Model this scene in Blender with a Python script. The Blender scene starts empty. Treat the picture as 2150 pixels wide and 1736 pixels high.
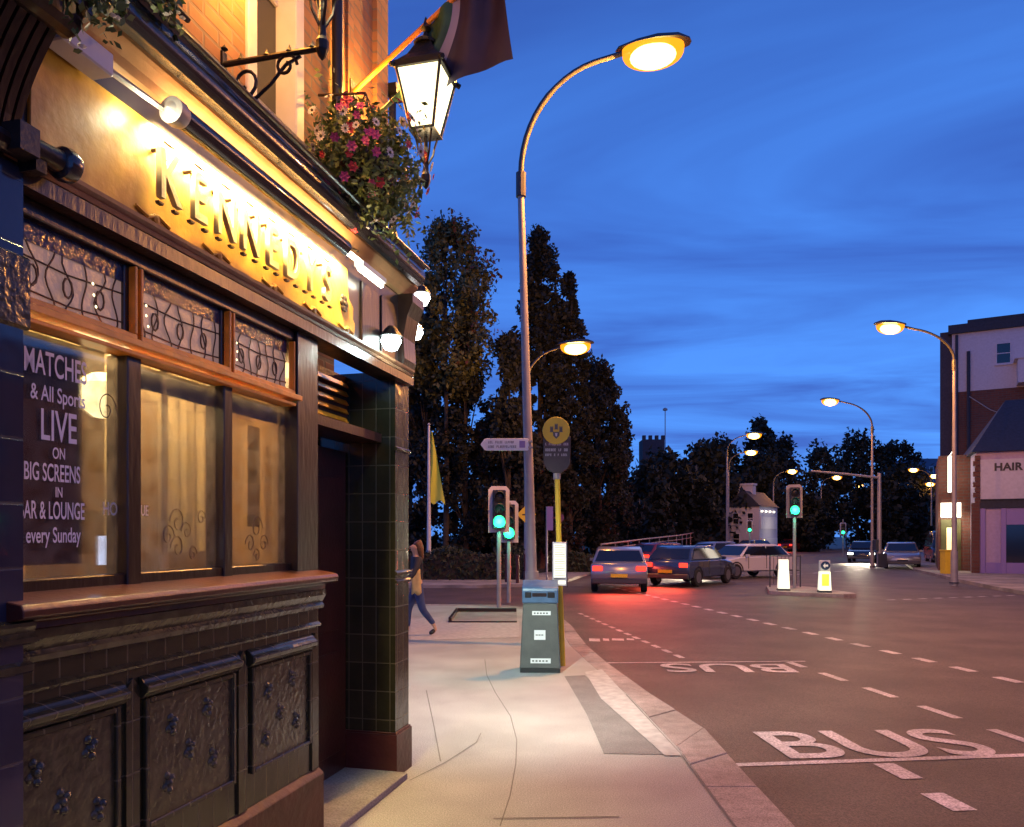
import bpy, bmesh, math, random
import numpy as np
from mathutils import Vector, Matrix, Euler, noise
R = math.radians
random.seed(7)
S = bpy.context.scene
C = S.collection
# ------------------------------------------------------------------ camera
F_D, CX, HZ, EYE = 1612.0, 1075.0, 1125.0, 1.7       # focal length and horizon on a 2150 px wide frame
cam = bpy.data.cameras.new('camera'); camo = bpy.data.objects.new('camera', cam); C.objects.link(camo)
cam.sensor_width = 36; cam.lens = F_D/2150*36; cam.shift_y = (HZ-868)/2150
cam.clip_start = .05; cam.clip_end = 3000
camo.location = (0, 0, EYE); camo.rotation_euler = (R(90), 0, 0)
S.camera = camo
S.view_settings.view_transform = 'Standard'; S.view_settings.look = 'None'
S.view_settings.exposure = 0.0; S.view_settings.gamma = 1
S.cycles.use_denoising = True
S.cycles.sample_clamp_indirect = 4
S.cycles.max_bounces = 7; S.cycles.transparent_max_bounces = 12
# ------------------------------------------------------------------ world: blue hour
W = bpy.data.worlds.new('World'); S.world = W; W.use_nodes = True
nt = W.node_tree; nt.nodes.clear()
def N(nt, t, **k):
    n = nt.nodes.new(t)
    for a, b in k.items(): setattr(n, a, b)
    return n
def world():
    L = nt.links.new
    out = N(nt, 'ShaderNodeOutputWorld'); bg = N(nt, 'ShaderNodeBackground'); L(bg.outputs[0], out.inputs[0])
    sky = N(nt, 'ShaderNodeTexSky'); sky.sky_type = 'NISHITA'; sky.sun_disc = False
    sky.sun_elevation = R(1.0); sky.sun_rotation = R(200); sky.ozone_density = 6; sky.air_density = 1.0; sky.dust_density = .2
    # dusk tint: the low sky model is multiplied towards the blue of the afterglow, streaky cloud darkens it
    tc = N(nt, 'ShaderNodeTexCoord'); sep = N(nt, 'ShaderNodeSeparateXYZ'); L(tc.outputs['Generated'], sep.inputs[0])
    zz = N(nt, 'ShaderNodeMath', operation='MAXIMUM'); L(sep.outputs[2], zz.inputs[0]); zz.inputs[1].default_value = .10
    dv = []
    for i in (0, 1):
        d = N(nt, 'ShaderNodeMath', operation='DIVIDE'); L(sep.outputs[i], d.inputs[0]); L(zz.outputs[0], d.inputs[1]); dv.append(d)
    cb = N(nt, 'ShaderNodeCombineXYZ'); L(dv[0].outputs[0], cb.inputs[0]); L(dv[1].outputs[0], cb.inputs[1])
    mp = N(nt, 'ShaderNodeMapping'); L(cb.outputs[0], mp.inputs[0]); mp.inputs['Scale'].default_value = (.42, .80, 1); mp.inputs['Rotation'].default_value = (0, 0, R(38)); mp.inputs['Location'].default_value = (3.1, .4, 0)
    nz = N(nt, 'ShaderNodeTexNoise'); L(mp.outputs[0], nz.inputs[0]); nz.inputs['Scale'].default_value = .9; nz.inputs['Detail'].default_value = 5; nz.inputs['Roughness'].default_value = .56; nz.inputs['Distortion'].default_value = .9
    cr = N(nt, 'ShaderNodeValToRGB'); L(nz.outputs[0], cr.inputs[0])
    e = cr.color_ramp.elements; e[0].position = .32; e[0].color = (.78, .60, .64, 1); e[1].position = .66; e[1].color = (1.35, 1.38, 1.16, 1)
    tint = N(nt, 'ShaderNodeValToRGB'); L(sep.outputs[2], tint.inputs[0])
    t = tint.color_ramp.elements; t[0].position = .0; t[0].color = (.08, .27, .92, 1); t[1].position = .75; t[1].color = (.028, .095, .43, 1)
    m1 = t2 = tint.color_ramp.elements.new(.33); t2.color = (.050, .175, .70, 1)
    mul = N(nt, 'ShaderNodeMix', data_type='RGBA', blend_type='MULTIPLY'); mul.inputs[0].default_value = 1
    L(tint.outputs[0], mul.inputs[6]); L(cr.outputs[0], mul.inputs[7])
    mx = N(nt, 'ShaderNodeMix', data_type='RGBA', blend_type='MIX'); mx.inputs[0].default_value = .93
    sc = N(nt, 'ShaderNodeMix', data_type='RGBA', blend_type='MULTIPLY'); sc.inputs[0].default_value = 1
    L(sky.outputs[0], sc.inputs[6]); sc.inputs[7].default_value = (.03, .07, .3, 1)
    L(sc.outputs[2], mx.inputs[6]); L(mul.outputs[2], mx.inputs[7])
    L(mx.outputs[2], bg.inputs[0]); bg.inputs[1].default_value = 1.2
world()
sl = bpy.data.lights.new('sun', 'SUN'); so = bpy.data.objects.new('sun', sl); C.objects.link(so)
sl.energy = .03; sl.angle = R(12); sl.color = (.6, .7, 1); so.rotation_euler = (R(60), 0, R(160))
# ------------------------------------------------------------------ helpers
def tag(o, label=None, cat=None, group=None, kind=None):
    if label: o['label'] = label
    if cat: o['category'] = cat
    if group: o['group'] = group
    if kind: o['kind'] = kind
    return o
def empty(name, loc=(0, 0, 0), rz=0):
    o = bpy.data.objects.new(name, None); C.objects.link(o); o.location = loc; o.rotation_euler = (0, 0, rz); o.empty_display_size = .2
    return o
def at(px, py, z=0.0):
    Y = F_D*(EYE-z)/(py-HZ); return Vector(((px-CX)*Y/F_D, Y, z))
def dep(px, py, Y):
    return Vector(((px-CX)*Y/F_D, Y, EYE+(HZ-py)*Y/F_D))
class MB:
    def __init__(s): s.v = []; s.f = []; s.cuts = []
    def add(s, vs, fs):
        n = len(s.v); s.cuts.append((n, len(s.f))); s.v += [tuple(v) for v in vs]; s.f += [tuple(n+i for i in f) for f in fs]; return s
    def box(s, x0, x1, y0, y1, z0, z1):
        return s.add([(x0,y0,z0),(x1,y0,z0),(x1,y1,z0),(x0,y1,z0),(x0,y0,z1),(x1,y0,z1),(x1,y1,z1),(x0,y1,z1)],
                     [(0,3,2,1),(4,5,6,7),(0,1,5,4),(1,2,6,5),(2,3,7,6),(3,0,4,7)])
    def cbox(s, c, sx, sy, sz): return s.box(c[0]-sx/2,c[0]+sx/2,c[1]-sy/2,c[1]+sy/2,c[2]-sz/2,c[2]+sz/2)
    def frustum(s, c, a0, a1, z0, z1, n=4, rot=math.pi/4):
        vs = []
        for (a, z) in ((a0, z0), (a1, z1)):
            for i in range(n):
                t = rot+i*2*math.pi/n; vs.append((c[0]+a*math.cos(t), c[1]+a*math.sin(t), z))
        return s.add(vs, [tuple(range(n))[::-1], tuple(range(n, 2*n))]+[(i,(i+1)%n,n+(i+1)%n,n+i) for i in range(n)])
    def tube(s, pts, r, n=8, cap=True):
        pts = [Vector(p) for p in pts]; rs = r if isinstance(r, (list, tuple)) else [r]*len(pts)
        vs = []; up = Vector((0,0,1)); prev = None
        for i, p in enumerate(pts):
            d = (pts[min(i+1,len(pts)-1)]-pts[max(i-1,0)]).normalized()
            if prev is None:
                a = d.cross(up if abs(d.z) < .95 else Vector((1,0,0))).normalized()
            else:
                a = (prev-d*prev.dot(d)); a = a.normalized() if a.length > 1e-6 else d.orthogonal().normalized()
            prev = a; b = d.cross(a)
            for k in range(n):
                t = 2*math.pi*k/n; vs.append(p+(a*math.cos(t)+b*math.sin(t))*rs[i])
        fs = []
        for i in range(len(pts)-1):
            for k in range(n):
                fs.append((i*n+k, i*n+(k+1)%n, (i+1)*n+(k+1)%n, (i+1)*n+k))
        if cap: fs += [tuple(range(n))[::-1], tuple((len(pts)-1)*n+k for k in range(n))]
        return s.add(vs, fs)
    def lathe(s, prof, c=(0,0,0), n=16, axis='z'):
        vs = []
        for (r, z) in prof:
            for k in range(n):
                t = 2*math.pi*k/n; p = (r*math.cos(t), r*math.sin(t), z)
                if axis == 'y': p = (p[0], p[2], p[1])
                if axis == 'x': p = (p[2], p[0], p[1])
                vs.append((c[0]+p[0], c[1]+p[1], c[2]+p[2]))
        fs = []
        for i in range(len(prof)-1):
            for k in range(n): fs.append((i*n+k, i*n+(k+1)%n, (i+1)*n+(k+1)%n, (i+1)*n+k))
        fs += [tuple(range(n))[::-1], tuple((len(prof)-1)*n+k for k in range(n))]
        return s.add(vs, fs)
    def prism(s, poly, z0, z1, axis='z'):
        n = len(poly)
        def m(p, z): return {'z': (p[0],p[1],z), 'y': (p[0],z,p[1]), 'x': (z,p[0],p[1])}[axis]
        vs = [m(p, z0) for p in poly]+[m(p, z1) for p in poly]
        return s.add(vs, [tuple(range(n))[::-1], tuple(range(n,2*n))]+[(i,(i+1)%n,n+(i+1)%n,n+i) for i in range(n)])
    def quad(s, a, b, c, d): return s.add([a,b,c,d], [(0,1,2,3)])
    def each(s, name, mat, parent=None, **k):      # every piece added becomes a part of its own
        out = []; cs = s.cuts+[(len(s.v), len(s.f))]
        for (a, fa), (b, fb) in zip(cs, cs[1:]):
            m = MB(); m.v = s.v[a:b]; m.f = [tuple(i-a for i in f) for f in s.f[fa:fb]]; out.append(m.build(name, mat, parent, **k))
        return out
    def build(s, name, mat, parent=None, smooth=False, bevel=0, loc=None, fix=True):
        me = bpy.data.meshes.new(name); me.from_pydata(s.v, [], s.f)
        if fix:
            bm = bmesh.new(); bm.from_mesh(me); bmesh.ops.recalc_face_normals(bm, faces=bm.faces)
            if bevel: bmesh.ops.bevel(bm, geom=list(bm.edges), offset=bevel, segments=1, affect='EDGES', clamp_overlap=True)
            bm.to_mesh(me); bm.free()
        if smooth:
            me.polygons.foreach_set('use_smooth', [True]*len(me.polygons)); 
            try: me.set_sharp_from_angle(angle=R(40))
            except Exception: pass
        me.update(); o = bpy.data.objects.new(name, me); C.objects.link(o)
        if mat: me.materials.append(mat)
        if parent is not None: o.parent = parent
        if loc: o.location = loc
        return o
def textmesh(body, size, ext=.0, offset=0.0, align='CENTER', shear=0, spacing=1):
    cu = bpy.data.curves.new('t', 'FONT'); cu.body = body; cu.size = size; cu.extrude = ext; cu.offset = offset
    cu.align_x = align; cu.align_y = 'CENTER'; cu.shear = shear; cu.space_character = spacing
    o = bpy.data.objects.new('t', cu); C.objects.link(o)
    bpy.context.view_layer.update()
    dg = bpy.context.evaluated_depsgraph_get(); me = bpy.data.meshes.new_from_object(o.evaluated_get(dg))
    bpy.data.objects.remove(o); bpy.data.curves.remove(cu)
    return me
def text(name, body, size, mat, M, parent=None, **k):
    me = textmesh(body, size, **k); me.transform(M); me.name = name
    me.materials.clear(); me.materials.append(mat)
    o = bpy.data.objects.new(name, me); C.objects.link(o)
    if parent is not None: o.parent = parent
    return o
def copy_tree(o, parent=None):
    c = o.copy(); C.objects.link(c); c.parent = parent
    if parent is not None: c.matrix_parent_inverse = o.matrix_parent_inverse.copy()
    for ch in list(o.children): copy_tree(ch, c)
    return c
# ------------------------------------------------------------------ materials
MATS = {}
def mat(name, col, rough=.6, metal=0, var=.0, scale=8, bump=0, bscale=40, spec=.5, emit=None, es=0, coat=0, col2=None, detail=5, stretch=(1,1,1), speck=0, sscale=150, stain=0):
    m = bpy.data.materials.new(name); m.use_nodes = True; t = m.node_tree; b = t.nodes['Principled BSDF']
    b.inputs['Base Color'].default_value = (*col, 1); b.inputs['Roughness'].default_value = rough; b.inputs['Metallic'].default_value = metal
    b.inputs['Specular IOR Level'].default_value = spec; b.inputs['Coat Weight'].default_value = coat
    if emit: b.inputs['Emission Color'].default_value = (*emit, 1); b.inputs['Emission Strength'].default_value = es
    tc = N(t, 'ShaderNodeTexCoord'); mp = N(t, 'ShaderNodeMapping'); t.links.new(tc.outputs['Object'], mp.inputs[0]); mp.inputs['Scale'].default_value = stretch
    if var or col2:
        nz = N(t, 'ShaderNodeTexNoise'); nz.inputs['Scale'].default_value = scale; nz.inputs['Detail'].default_value = detail; t.links.new(mp.outputs[0], nz.inputs[0])
        cr = N(t, 'ShaderNodeValToRGB'); t.links.new(nz.outputs[0], cr.inputs[0]); e = cr.color_ramp.elements
        e[0].position = .3; e[1].position = .7
        c2 = col2 or tuple(min(1, c*(1+var)) for c in col)
        e[0].color = (*[c*(1-var) for c in col], 1); e[1].color = (*c2, 1)
        t.links.new(cr.outputs[0], b.inputs['Base Color'])
    if speck or stain:
        src = b.inputs['Base Color'].links[0].from_socket if b.inputs['Base Color'].links else None
        last = src
        for amt, scl, dt in ((speck, sscale, 3), (stain, .9, 7)):
            if not amt: continue
            ns = N(t, 'ShaderNodeTexNoise'); ns.inputs['Scale'].default_value = scl; ns.inputs['Detail'].default_value = dt; t.links.new(mp.outputs[0], ns.inputs[0])
            mr = N(t, 'ShaderNodeMapRange'); t.links.new(ns.outputs[0], mr.inputs[0]); mr.inputs[1].default_value = .36; mr.inputs[2].default_value = .64; mr.inputs[3].default_value = 1-amt; mr.inputs[4].default_value = 1+amt*.6
            mm = N(t, 'ShaderNodeMix', data_type='RGBA', blend_type='MULTIPLY'); mm.inputs[0].default_value = 1
            if last: t.links.new(last, mm.inputs[6])
            else: mm.inputs[6].default_value = (*col, 1)
            t.links.new(mr.outputs[0], mm.inputs[7]); last = mm.outputs[2]
        t.links.new(last, b.inputs['Base Color'])
    if bump:
        nb = N(t, 'ShaderNodeTexNoise'); nb.inputs['Scale'].default_value = bscale; nb.inputs['Detail'].default_value = 4; t.links.new(mp.outputs[0], nb.inputs[0])
        bp = N(t, 'ShaderNodeBump'); bp.inputs['Strength'].default_value = bump; bp.inputs['Distance'].default_value = .02
        t.links.new(nb.outputs[0], bp.inputs['Height']); t.links.new(bp.outputs[0], b.inputs['Normal'])
    MATS[name] = m
    return m
def tilemat(name, c1, c2, mortar, w, h, rough=.2, msize=.02, bump=.3, offset=0.0, coat=0, noise_b=.0, var=.3, spec=.5):
    """brick / tile pattern laid on vertical faces: u = x+y, v = z"""
    m = bpy.data.materials.new(name); m.use_nodes = True; t = m.node_tree; b = t.nodes['Principled BSDF']; L = t.links.new
    tc = N(t, 'ShaderNodeTexCoord'); sp = N(t, 'ShaderNodeSeparateXYZ'); L(tc.outputs['Object'], sp.inputs[0])
    ad = N(t, 'ShaderNodeMath', operation='ADD'); L(sp.outputs[0], ad.inputs[0]); L(sp.outputs[1], ad.inputs[1])
    cb = N(t, 'ShaderNodeCombineXYZ'); L(ad.outputs[0], cb.inputs[0]); L(sp.outputs[2], cb.inputs[1])
    br = N(t, 'ShaderNodeTexBrick'); L(cb.outputs[0], br.inputs[0]); br.offset = offset
    br.inputs['Color1'].default_value = (*c1, 1); br.inputs['Color2'].default_value = (*c2, 1); br.inputs['Mortar'].default_value = (*mortar, 1)
    br.inputs['Scale'].default_value = 1; br.inputs['Brick Width'].default_value = w; br.inputs['Row Height'].default_value = h
    br.inputs['Mortar Size'].default_value = msize*h; br.inputs['Mortar Smooth'].default_value = .3
    nz = N(t, 'ShaderNodeTexNoise'); L(tc.outputs['Object'], nz.inputs[0]); nz.inputs['Scale'].default_value = 6; nz.inputs['Detail'].default_value = 6
    mr = N(t, 'ShaderNodeMapRange'); L(nz.outputs[0], mr.inputs[0]); mr.inputs[3].default_value = 1-var; mr.inputs[4].default_value = 1+var
    mm = N(t, 'ShaderNodeMix', data_type='RGBA', blend_type='MULTIPLY'); mm.inputs[0].default_value = 1
    L(br.outputs[0], mm.inputs[6]); L(mr.outputs[0], mm.inputs[7]); L(mm.outputs[2], b.inputs['Base Color'])
    b.inputs['Roughness'].default_value = rough; b.inputs['Coat Weight'].default_value = coat; b.inputs['Specular IOR Level'].default_value = spec
    inv = N(t, 'ShaderNodeMath', operation='SUBTRACT'); inv.inputs[0].default_value = 1; L(br.outputs['Fac'], inv.inputs[1])
    n2 = N(t, 'ShaderNodeTexNoise'); L(tc.outputs['Object'], n2.inputs[0]); n2.inputs['Scale'].default_value = 9
    ad2 = N(t, 'ShaderNodeMath', operation='MULTIPLY_ADD'); L(n2.outputs[0], ad2.inputs[0]); ad2.inputs[1].default_value = noise_b; L(inv.outputs[0], ad2.inputs[2])
    bp = N(t, 'ShaderNodeBump'); bp.inputs['Strength'].default_value = bump; bp.inputs['Distance'].default_value = .01
    L(ad2.outputs[0], bp.inputs['Height']); L(bp.outputs[0], b.inputs['Normal'])
    MATS[name] = m
    return m
def emis(name, col, s):
    m = bpy.data.materials.new(name); m.use_nodes = True; t = m.node_tree; b = t.nodes['Principled BSDF']
    b.inputs['Base Color'].default_value = (*[min(.8, c) for c in col], 1); b.inputs['Emission Color'].default_value = (*col, 1); b.inputs['Emission Strength'].default_value = s
    MATS[name] = m; return m
def glassmat(name, tint=(.9,.9,.9), gl=.35, haze=.1, hz_scale=5, rough=.03):
    """window pane: clear, with a fresnel reflection and an etched film that scatters a little light"""
    m = bpy.data.materials.new(name); m.use_nodes = True; t = m.node_tree; t.nodes.clear(); L = t.links.new
    out = N(t, 'ShaderNodeOutputMaterial'); tr = N(t, 'ShaderNodeBsdfTransparent'); tr.inputs[0].default_value = (*tint, 1)
    df = N(t, 'ShaderNodeBsdfDiffuse'); df.inputs[0].default_value = (.55, .5, .45, 1)
    tl = N(t, 'ShaderNodeBsdfTranslucent'); tl.inputs[0].default_value = (.6, .55, .45, 1)
    ms = N(t, 'ShaderNodeMixShader'); ms.inputs[0].default_value = .6; L(df.outputs[0], ms.inputs[1]); L(tl.outputs[0], ms.inputs[2])
    g = N(t, 'ShaderNodeBsdfGlossy'); g.inputs['Roughness'].default_value = rough
    fr = N(t, 'ShaderNodeFresnel'); fr.inputs[0].default_value = 1.45
    tc = N(t, 'ShaderNodeTexCoord'); nz = N(t, 'ShaderNodeTexNoise'); L(tc.outputs['Object'], nz.inputs[0]); nz.inputs['Scale'].default_value = hz_scale; nz.inputs['Detail'].default_value = 5
    mr = N(t, 'ShaderNodeMapRange'); L(nz.outputs[0], mr.inputs[0]); mr.inputs[1].default_value = .35; mr.inputs[2].default_value = .65; mr.inputs[3].default_value = haze*.4; mr.inputs[4].default_value = haze*1.6
    m1 = N(t, 'ShaderNodeMixShader'); L(mr.outputs[0], m1.inputs[0]); L(tr.outputs[0], m1.inputs[1]); L(ms.outputs[0], m1.inputs[2])
    sc = N(t, 'ShaderNodeMath', operation='MULTIPLY'); L(fr.outputs[0], sc.inputs[0]); sc.inputs[1].default_value = gl
    m2 = N(t, 'ShaderNodeMixShader'); L(sc.outputs[0], m2.inputs[0]); L(m1.outputs[0], m2.inputs[1]); L(g.outputs[0], m2.inputs[2])
    L(m2.outputs[0], out.inputs[0]); MATS[name] = m; return m
M = MATS
mat('black', (.012,.011,.012), .35, bump=.1)
mat('iron', (.012,.012,.013), .42, .3, bump=.3, bscale=30)
mat('gutter', (.02,.02,.024), .22, .0, bump=.05, coat=.6)
mat('darkwood', (.020,.008,.005), .32, var=.4, scale=6, stretch=(1,1,.2), coat=.3, bump=.15)
mat('redwood', (.055,.014,.008), .3, var=.35, scale=4, coat=.4, bump=.1)
mat('amberwood', (.80,.29,.02), .38, var=.25, scale=9, coat=.3, bump=.1)
mat('plinth', (.065,.014,.010), .45, var=.3, scale=5, bump=.3, bscale=20)
mat('signboard', (.55,.20,.015), .42, var=.35, scale=7, col2=(.68,.33,.03), bump=.2, bscale=14)
mat('signdark', (.04,.028,.026), .3, var=.3, scale=5, coat=.3)
mat('letter', (.72,.58,.26), .35, var=.1, bump=.1)
mat('letterdark', (.05,.025,.012), .5)  # dark brown of the letter spurs and carved rose
mat('coving', (.42,.20,.08), .5, var=.25, scale=5, bump=.15, bscale=20)
mat('moulding', (.25,.12,.06), .4, var=.2, scale=12, bump=.1)
mat('render_purple', (.10,.05,.075), .5, var=.3)
mat('whitetrim', (.6,.58,.6), .5, var=.08, bump=.05)
mat('white', (.75,.75,.74), .45, var=.05)
tilemat('tile', (.024,.024,.012), (.032,.030,.015), (.085,.075,.045), .105, .2, rough=.2, msize=.02, bump=.45, coat=.08, noise_b=.9, var=.35)
tilemat('tile_blue', (.02,.025,.05), (.028,.03,.06), (.06,.06,.07), .21, .2, rough=.12, msize=.022, bump=.4, coat=.5, noise_b=.4, var=.4)
tilemat('brick', (.36,.17,.07), (.46,.24,.10), (.28,.20,.12), .225, .075, rough=.8, msize=.13, bump=.6, offset=.5, noise_b=.8, var=.35)
tilemat('brick_dark', (.10,.035,.024), (.13,.045,.03), (.09,.07,.06), .45, .15, rough=.85, msize=.12, bump=.4, offset=.5, noise_b=.6, var=.3)
mat('relief', (.050,.044,.024), .17, var=.4, scale=14, bump=.3, bscale=30, coat=.06)
mat('curtain', (.74,.60,.36), .8, var=.2, scale=3, stretch=(6,6,.4))
mat('panelling', (.40,.25,.12), .5, var=.35, scale=3, stretch=(5,5,.4))
mat('posterdark', (.018,.014,.028), .5, var=.5, scale=3)
mat('lettering', (.7,.68,.78), .5)
mat('steel', (.34,.31,.30), .5, .35, var=.15, scale=3, bump=.05)
mat('steeldark', (.06,.06,.07), .45, .3)
mat('yellow', (.72,.52,.03), .45, var=.08)
mat('yellowgreen', (.55,.6,.06), .6)
mat('signplate', (.045,.035,.04), .5, var=.2)
mat('grey_panel', (.085,.088,.082), .5, var=.15, scale=5, bump=.1)
mat('blue_panel', (.06,.11,.20), .35, var=.2)
mat('binrim', (.02,.02,.02), .5)
mat('leaf', (.07,.075,.022), .6, var=.6, scale=1.2)
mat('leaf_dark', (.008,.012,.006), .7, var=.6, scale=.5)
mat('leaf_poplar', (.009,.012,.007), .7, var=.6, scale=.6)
mat('leaf_red', (.075,.05,.02), .65, var=.5, scale=.8, col2=(.16,.05,.04))
mat('leaf_basket', (.08,.15,.025), .5, var=.6, scale=9, col2=(.17,.22,.06))
mat('bark', (.05,.038,.028), .9, var=.4, bump=.5)
mat('petal_pink', (.50,.06,.20), .55, var=.15); mat('petal_white', (.75,.68,.58), .55); mat('petal_red', (.6,.05,.06), .55)
mat('petal_eye', (.08,.06,.02), .6)
mat('asphalt', (.086,.062,.052), .62, var=.22, scale=.7, bump=.7, bscale=120, detail=9, speck=.55, sscale=85, stain=.3)
mat('asphalt_patch', (.19,.185,.17), .8, var=.14, scale=3, speck=.3, bump=.5, bscale=120)
mat('concrete', (.34,.33,.30), .7, var=.12, scale=1.3, bump=.4, bscale=90, detail=9, speck=.3, sscale=110, stain=.13)
mat('concrete_b', (.28,.26,.23), .8, var=.2, scale=3, bump=.4, bscale=70, detail=9, speck=.25, sscale=90, stain=.3)
mat('granite', (.30,.25,.225), .7, var=.2, scale=9, bump=.4, bscale=90, speck=.4, sscale=120, stain=.3)
mat('lightslab', (.37,.36,.33), .7, var=.2, scale=10, bump=.3)
mat('roadpaint', (.50,.46,.45), .6, var=.15, scale=5, detail=8, speck=.5, sscale=60, stain=.35)
mat('joint', (.15,.14,.12), .9)
mat('grass', (.02,.03,.012), .9, var=.5, scale=3, bump=.6)
mat('hedge', (.03,.04,.018), .8, var=.5)
mat('denim', (.03,.05,.15), .8, var=.3); mat('tan', (.42,.30,.12), .7, var=.2); mat('darkcloth', (.02,.02,.03), .8); mat('skin', (.5,.3,.2), .55); mat('hair', (.12,.055,.02), .6, var=.4, scale=30)
mat('purple_wall', (.36,.28,.42), .7, var=.1); mat('pale_wall', (.48,.46,.52), .8, var=.08); mat('slate', (.018,.022,.038), .7, var=.3, bump=.3)
mat('purple_trim', (.22,.16,.4), .5); mat('darkglass', (.012,.014,.02), .08, spec=.8)
mat('carglass', (.01,.012,.016), .05, spec=.9); mat('tyre', (.012,.012,.012), .8); mat('rim', (.3,.3,.32), .3, .8)
mat('car_blue', (.03,.05,.11), .25, .2, coat=.8); mat('car_silver', (.3,.3,.33), .28, .5, coat=.8); mat('car_red', (.16,.02,.02), .25, coat=.8); mat('car_black', (.012,.012,.014), .22, coat=.8); mat('car_white', (.55,.55,.55), .3, coat=.7)
mat('tower', (.05,.045,.06), .9, var=.2); mat('bluegrey_block', (.10,.14,.22), .9)  # the office block is an even blue-grey
mat('flag_dark', (.028,.018,.045), .6, var=.3, scale=3); mat('flag_green', (.03,.085,.04), .65, var=.3); mat('flag_white', (.35,.3,.36), .65)
mat('stained', (.3,.2,.14), .35, var=.5, scale=10, col2=(.22,.14,.17), emit=(.30,.18,.15), es=.62, bump=.5, bscale=12)  # emission stands in for room light behind the glass
mat('stained_blue', (.012,.02,.06), .15, var=.5, scale=8, bump=.3)
mat('lead', (.075,.035,.025), .5)
mat('reflection_blue', (.02,.035,.16), .6, var=.3)
emis('em_sodium', (1,.46,.085), 4.2); emis('em_sodium_far', (1,.43,.05), 3.2); emis('em_tube', (1,.93,.72), 14); emis('em_white', (1,.98,.94), 12); emis('em_cool', (.8,1,.98), 14)
emis('em_lantern', (1,.88,.5), 2.6); emis('em_green', (.03,1,.34), 2.2); emis('em_greencore', (.35,1,.8), 9); emis('em_red', (1,.03,.015), 3.5); emis('em_head', (1,.95,.8), 9)
emis('em_interior', (1,.78,.38), 7); emis('em_bollard', (.95,1,.72), .8); emis('em_bollard_y', (.8,.85,.05), .8); emis('em_time', (.9,.95,.72), .55); emis('em_shop', (1,.9,.7), 3.5); emis('em_screen', (.6,.7,1), 4); emis('em_window', (1,.7,.35), 1.2)
def area(name, loc, power, col, size, rot=(0,0,0), parent=None, shape='DISK', size_y=None, spread=180):
    l = bpy.data.lights.new(name, 'AREA'); l.energy = power; l.color = col; l.shape = shape; l.size = size; l.spread = R(spread)
    if size_y: l.size_y = size_y
    o = bpy.data.objects.new(name, l); C.objects.link(o); o.location = loc; o.rotation_euler = rot
    if parent is not None: o.parent = parent
    return o
def point(name, loc, power, col, r=.05, parent=None):
    l = bpy.data.lights.new(name, 'POINT'); l.energy = power; l.color = col; l.shadow_soft_size = r
    o = bpy.data.objects.new(name, l); C.objects.link(o); o.location = loc
    if parent is not None: o.parent = parent
    return o
SOD = (1, .38, .06)

def bowlmat(name, col, s, tr):
    m = bpy.data.materials.new(name); m.use_nodes = True; t = m.node_tree; t.nodes.clear(); L = t.links.new
    out = N(t, 'ShaderNodeOutputMaterial'); a = N(t, 'ShaderNodeBsdfTransparent'); e = N(t, 'ShaderNodeEmission'); e.inputs[0].default_value = (*col, 1); e.inputs[1].default_value = s
    mx = N(t, 'ShaderNodeMixShader'); mx.inputs[0].default_value = 1-tr; L(a.outputs[0], mx.inputs[1]); L(e.outputs[0], mx.inputs[2]); L(mx.outputs[0], out.inputs[0]); MATS[name] = m
bowlmat('em_sodium', (1,.27,.010), 2.1, .16); bowlmat('em_sodium_far', (1,.30,.012), 2.4, .2)
emis('em_core', (1,.72,.2), 40)

def strokes(name, x0, x1, z, h, y, m, parent, seed, groups=None, th=.0015):
    rng = np.random.default_rng(seed); b = MB(); x = x0; gi = 0
    while x < x1-h*.4:
        w = h*rng.uniform(.35,.62); k = rng.integers(0,4); t = h*.17
        b.box(x,x+t,y-th,y,z-h/2,z+h/2)
        if k != 1: b.box(x+t,x+w,y-th,y,z+h/2-t,z+h/2)
        if k in (0,2): b.box(x+t,x+w,y-th,y,z-t/2,z+t/2)
        if k in (1,2,3): b.box(x+t,x+w,y-th,y,z-h/2,z-h/2+t)
        if k == 3: b.box(x+w-t,x+w,y-th,y,z-h/2+t,z+h/2-t)
        x += w+h*.18
        if rng.random() < (groups or .18): x += h*(.9 if groups else .4)
    return b.build(name, M[m], parent)
# ================================================================== GROUND
RZ = -.10                                                       # road level, the pavement top is 0
def P2(x, y, z=0.0): return (x, y, z)
g = MB(); g.quad((-900,-900,RZ-.0),(900,-900,RZ),(900,1200,RZ),(-900,1200,RZ)); tag(g.build('road', M['asphalt']), kind='structure')
# pavement by the pub
KO = [(2.0,-12),(1.66,0),(1.655,4.4),(1.665,5.2),(1.70,6.8),(1.50,8.2),(1.27,10.4),(1.16,12.0),(1.13,14.5),(1.0,16.6),(.6,17.9),(-.2,18.9),(-2,19.1),(-30,19.1)]
KI = [(1.58,-12),(1.30,0),(1.306,4.4),(1.315,5.2),(1.33,6.2),(1.24,8.2),(1.02,10.4),(.90,12.0),(.87,14.4),(.74,16.3),(.42,17.55),(-.3,18.55),(-2,18.75),(-30,18.75)]
b = MB(); poly = KI+[(-30,-12)]
b.prism(poly[::-1], RZ-.05, 0); tag(b.build('pavement', M['concrete']), kind='structure')
# granite kerb stones, laid with open joints
b = MB()
def lerp(a, b, t): return (a[0]+(b[0]-a[0])*t, a[1]+(b[1]-a[1])*t)
for i in range(len(KO)-1):
    Lg = math.dist(KO[i], KO[i+1]); n = max(1, round(Lg/.9))
    for k in range(n):
        t0, t1 = (k+.006)/n, (k+1-.006)/n; dz = random.uniform(-.004, .003)
        b.prism([lerp(KI[i],KI[i+1],t0), lerp(KO[i],KO[i+1],t0), lerp(KO[i],KO[i+1],t1), lerp(KI[i],KI[i+1],t1)], RZ-.05, .004+dz)
tag(b.build('kerb', M['granite'], bevel=.006), kind='structure')
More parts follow.
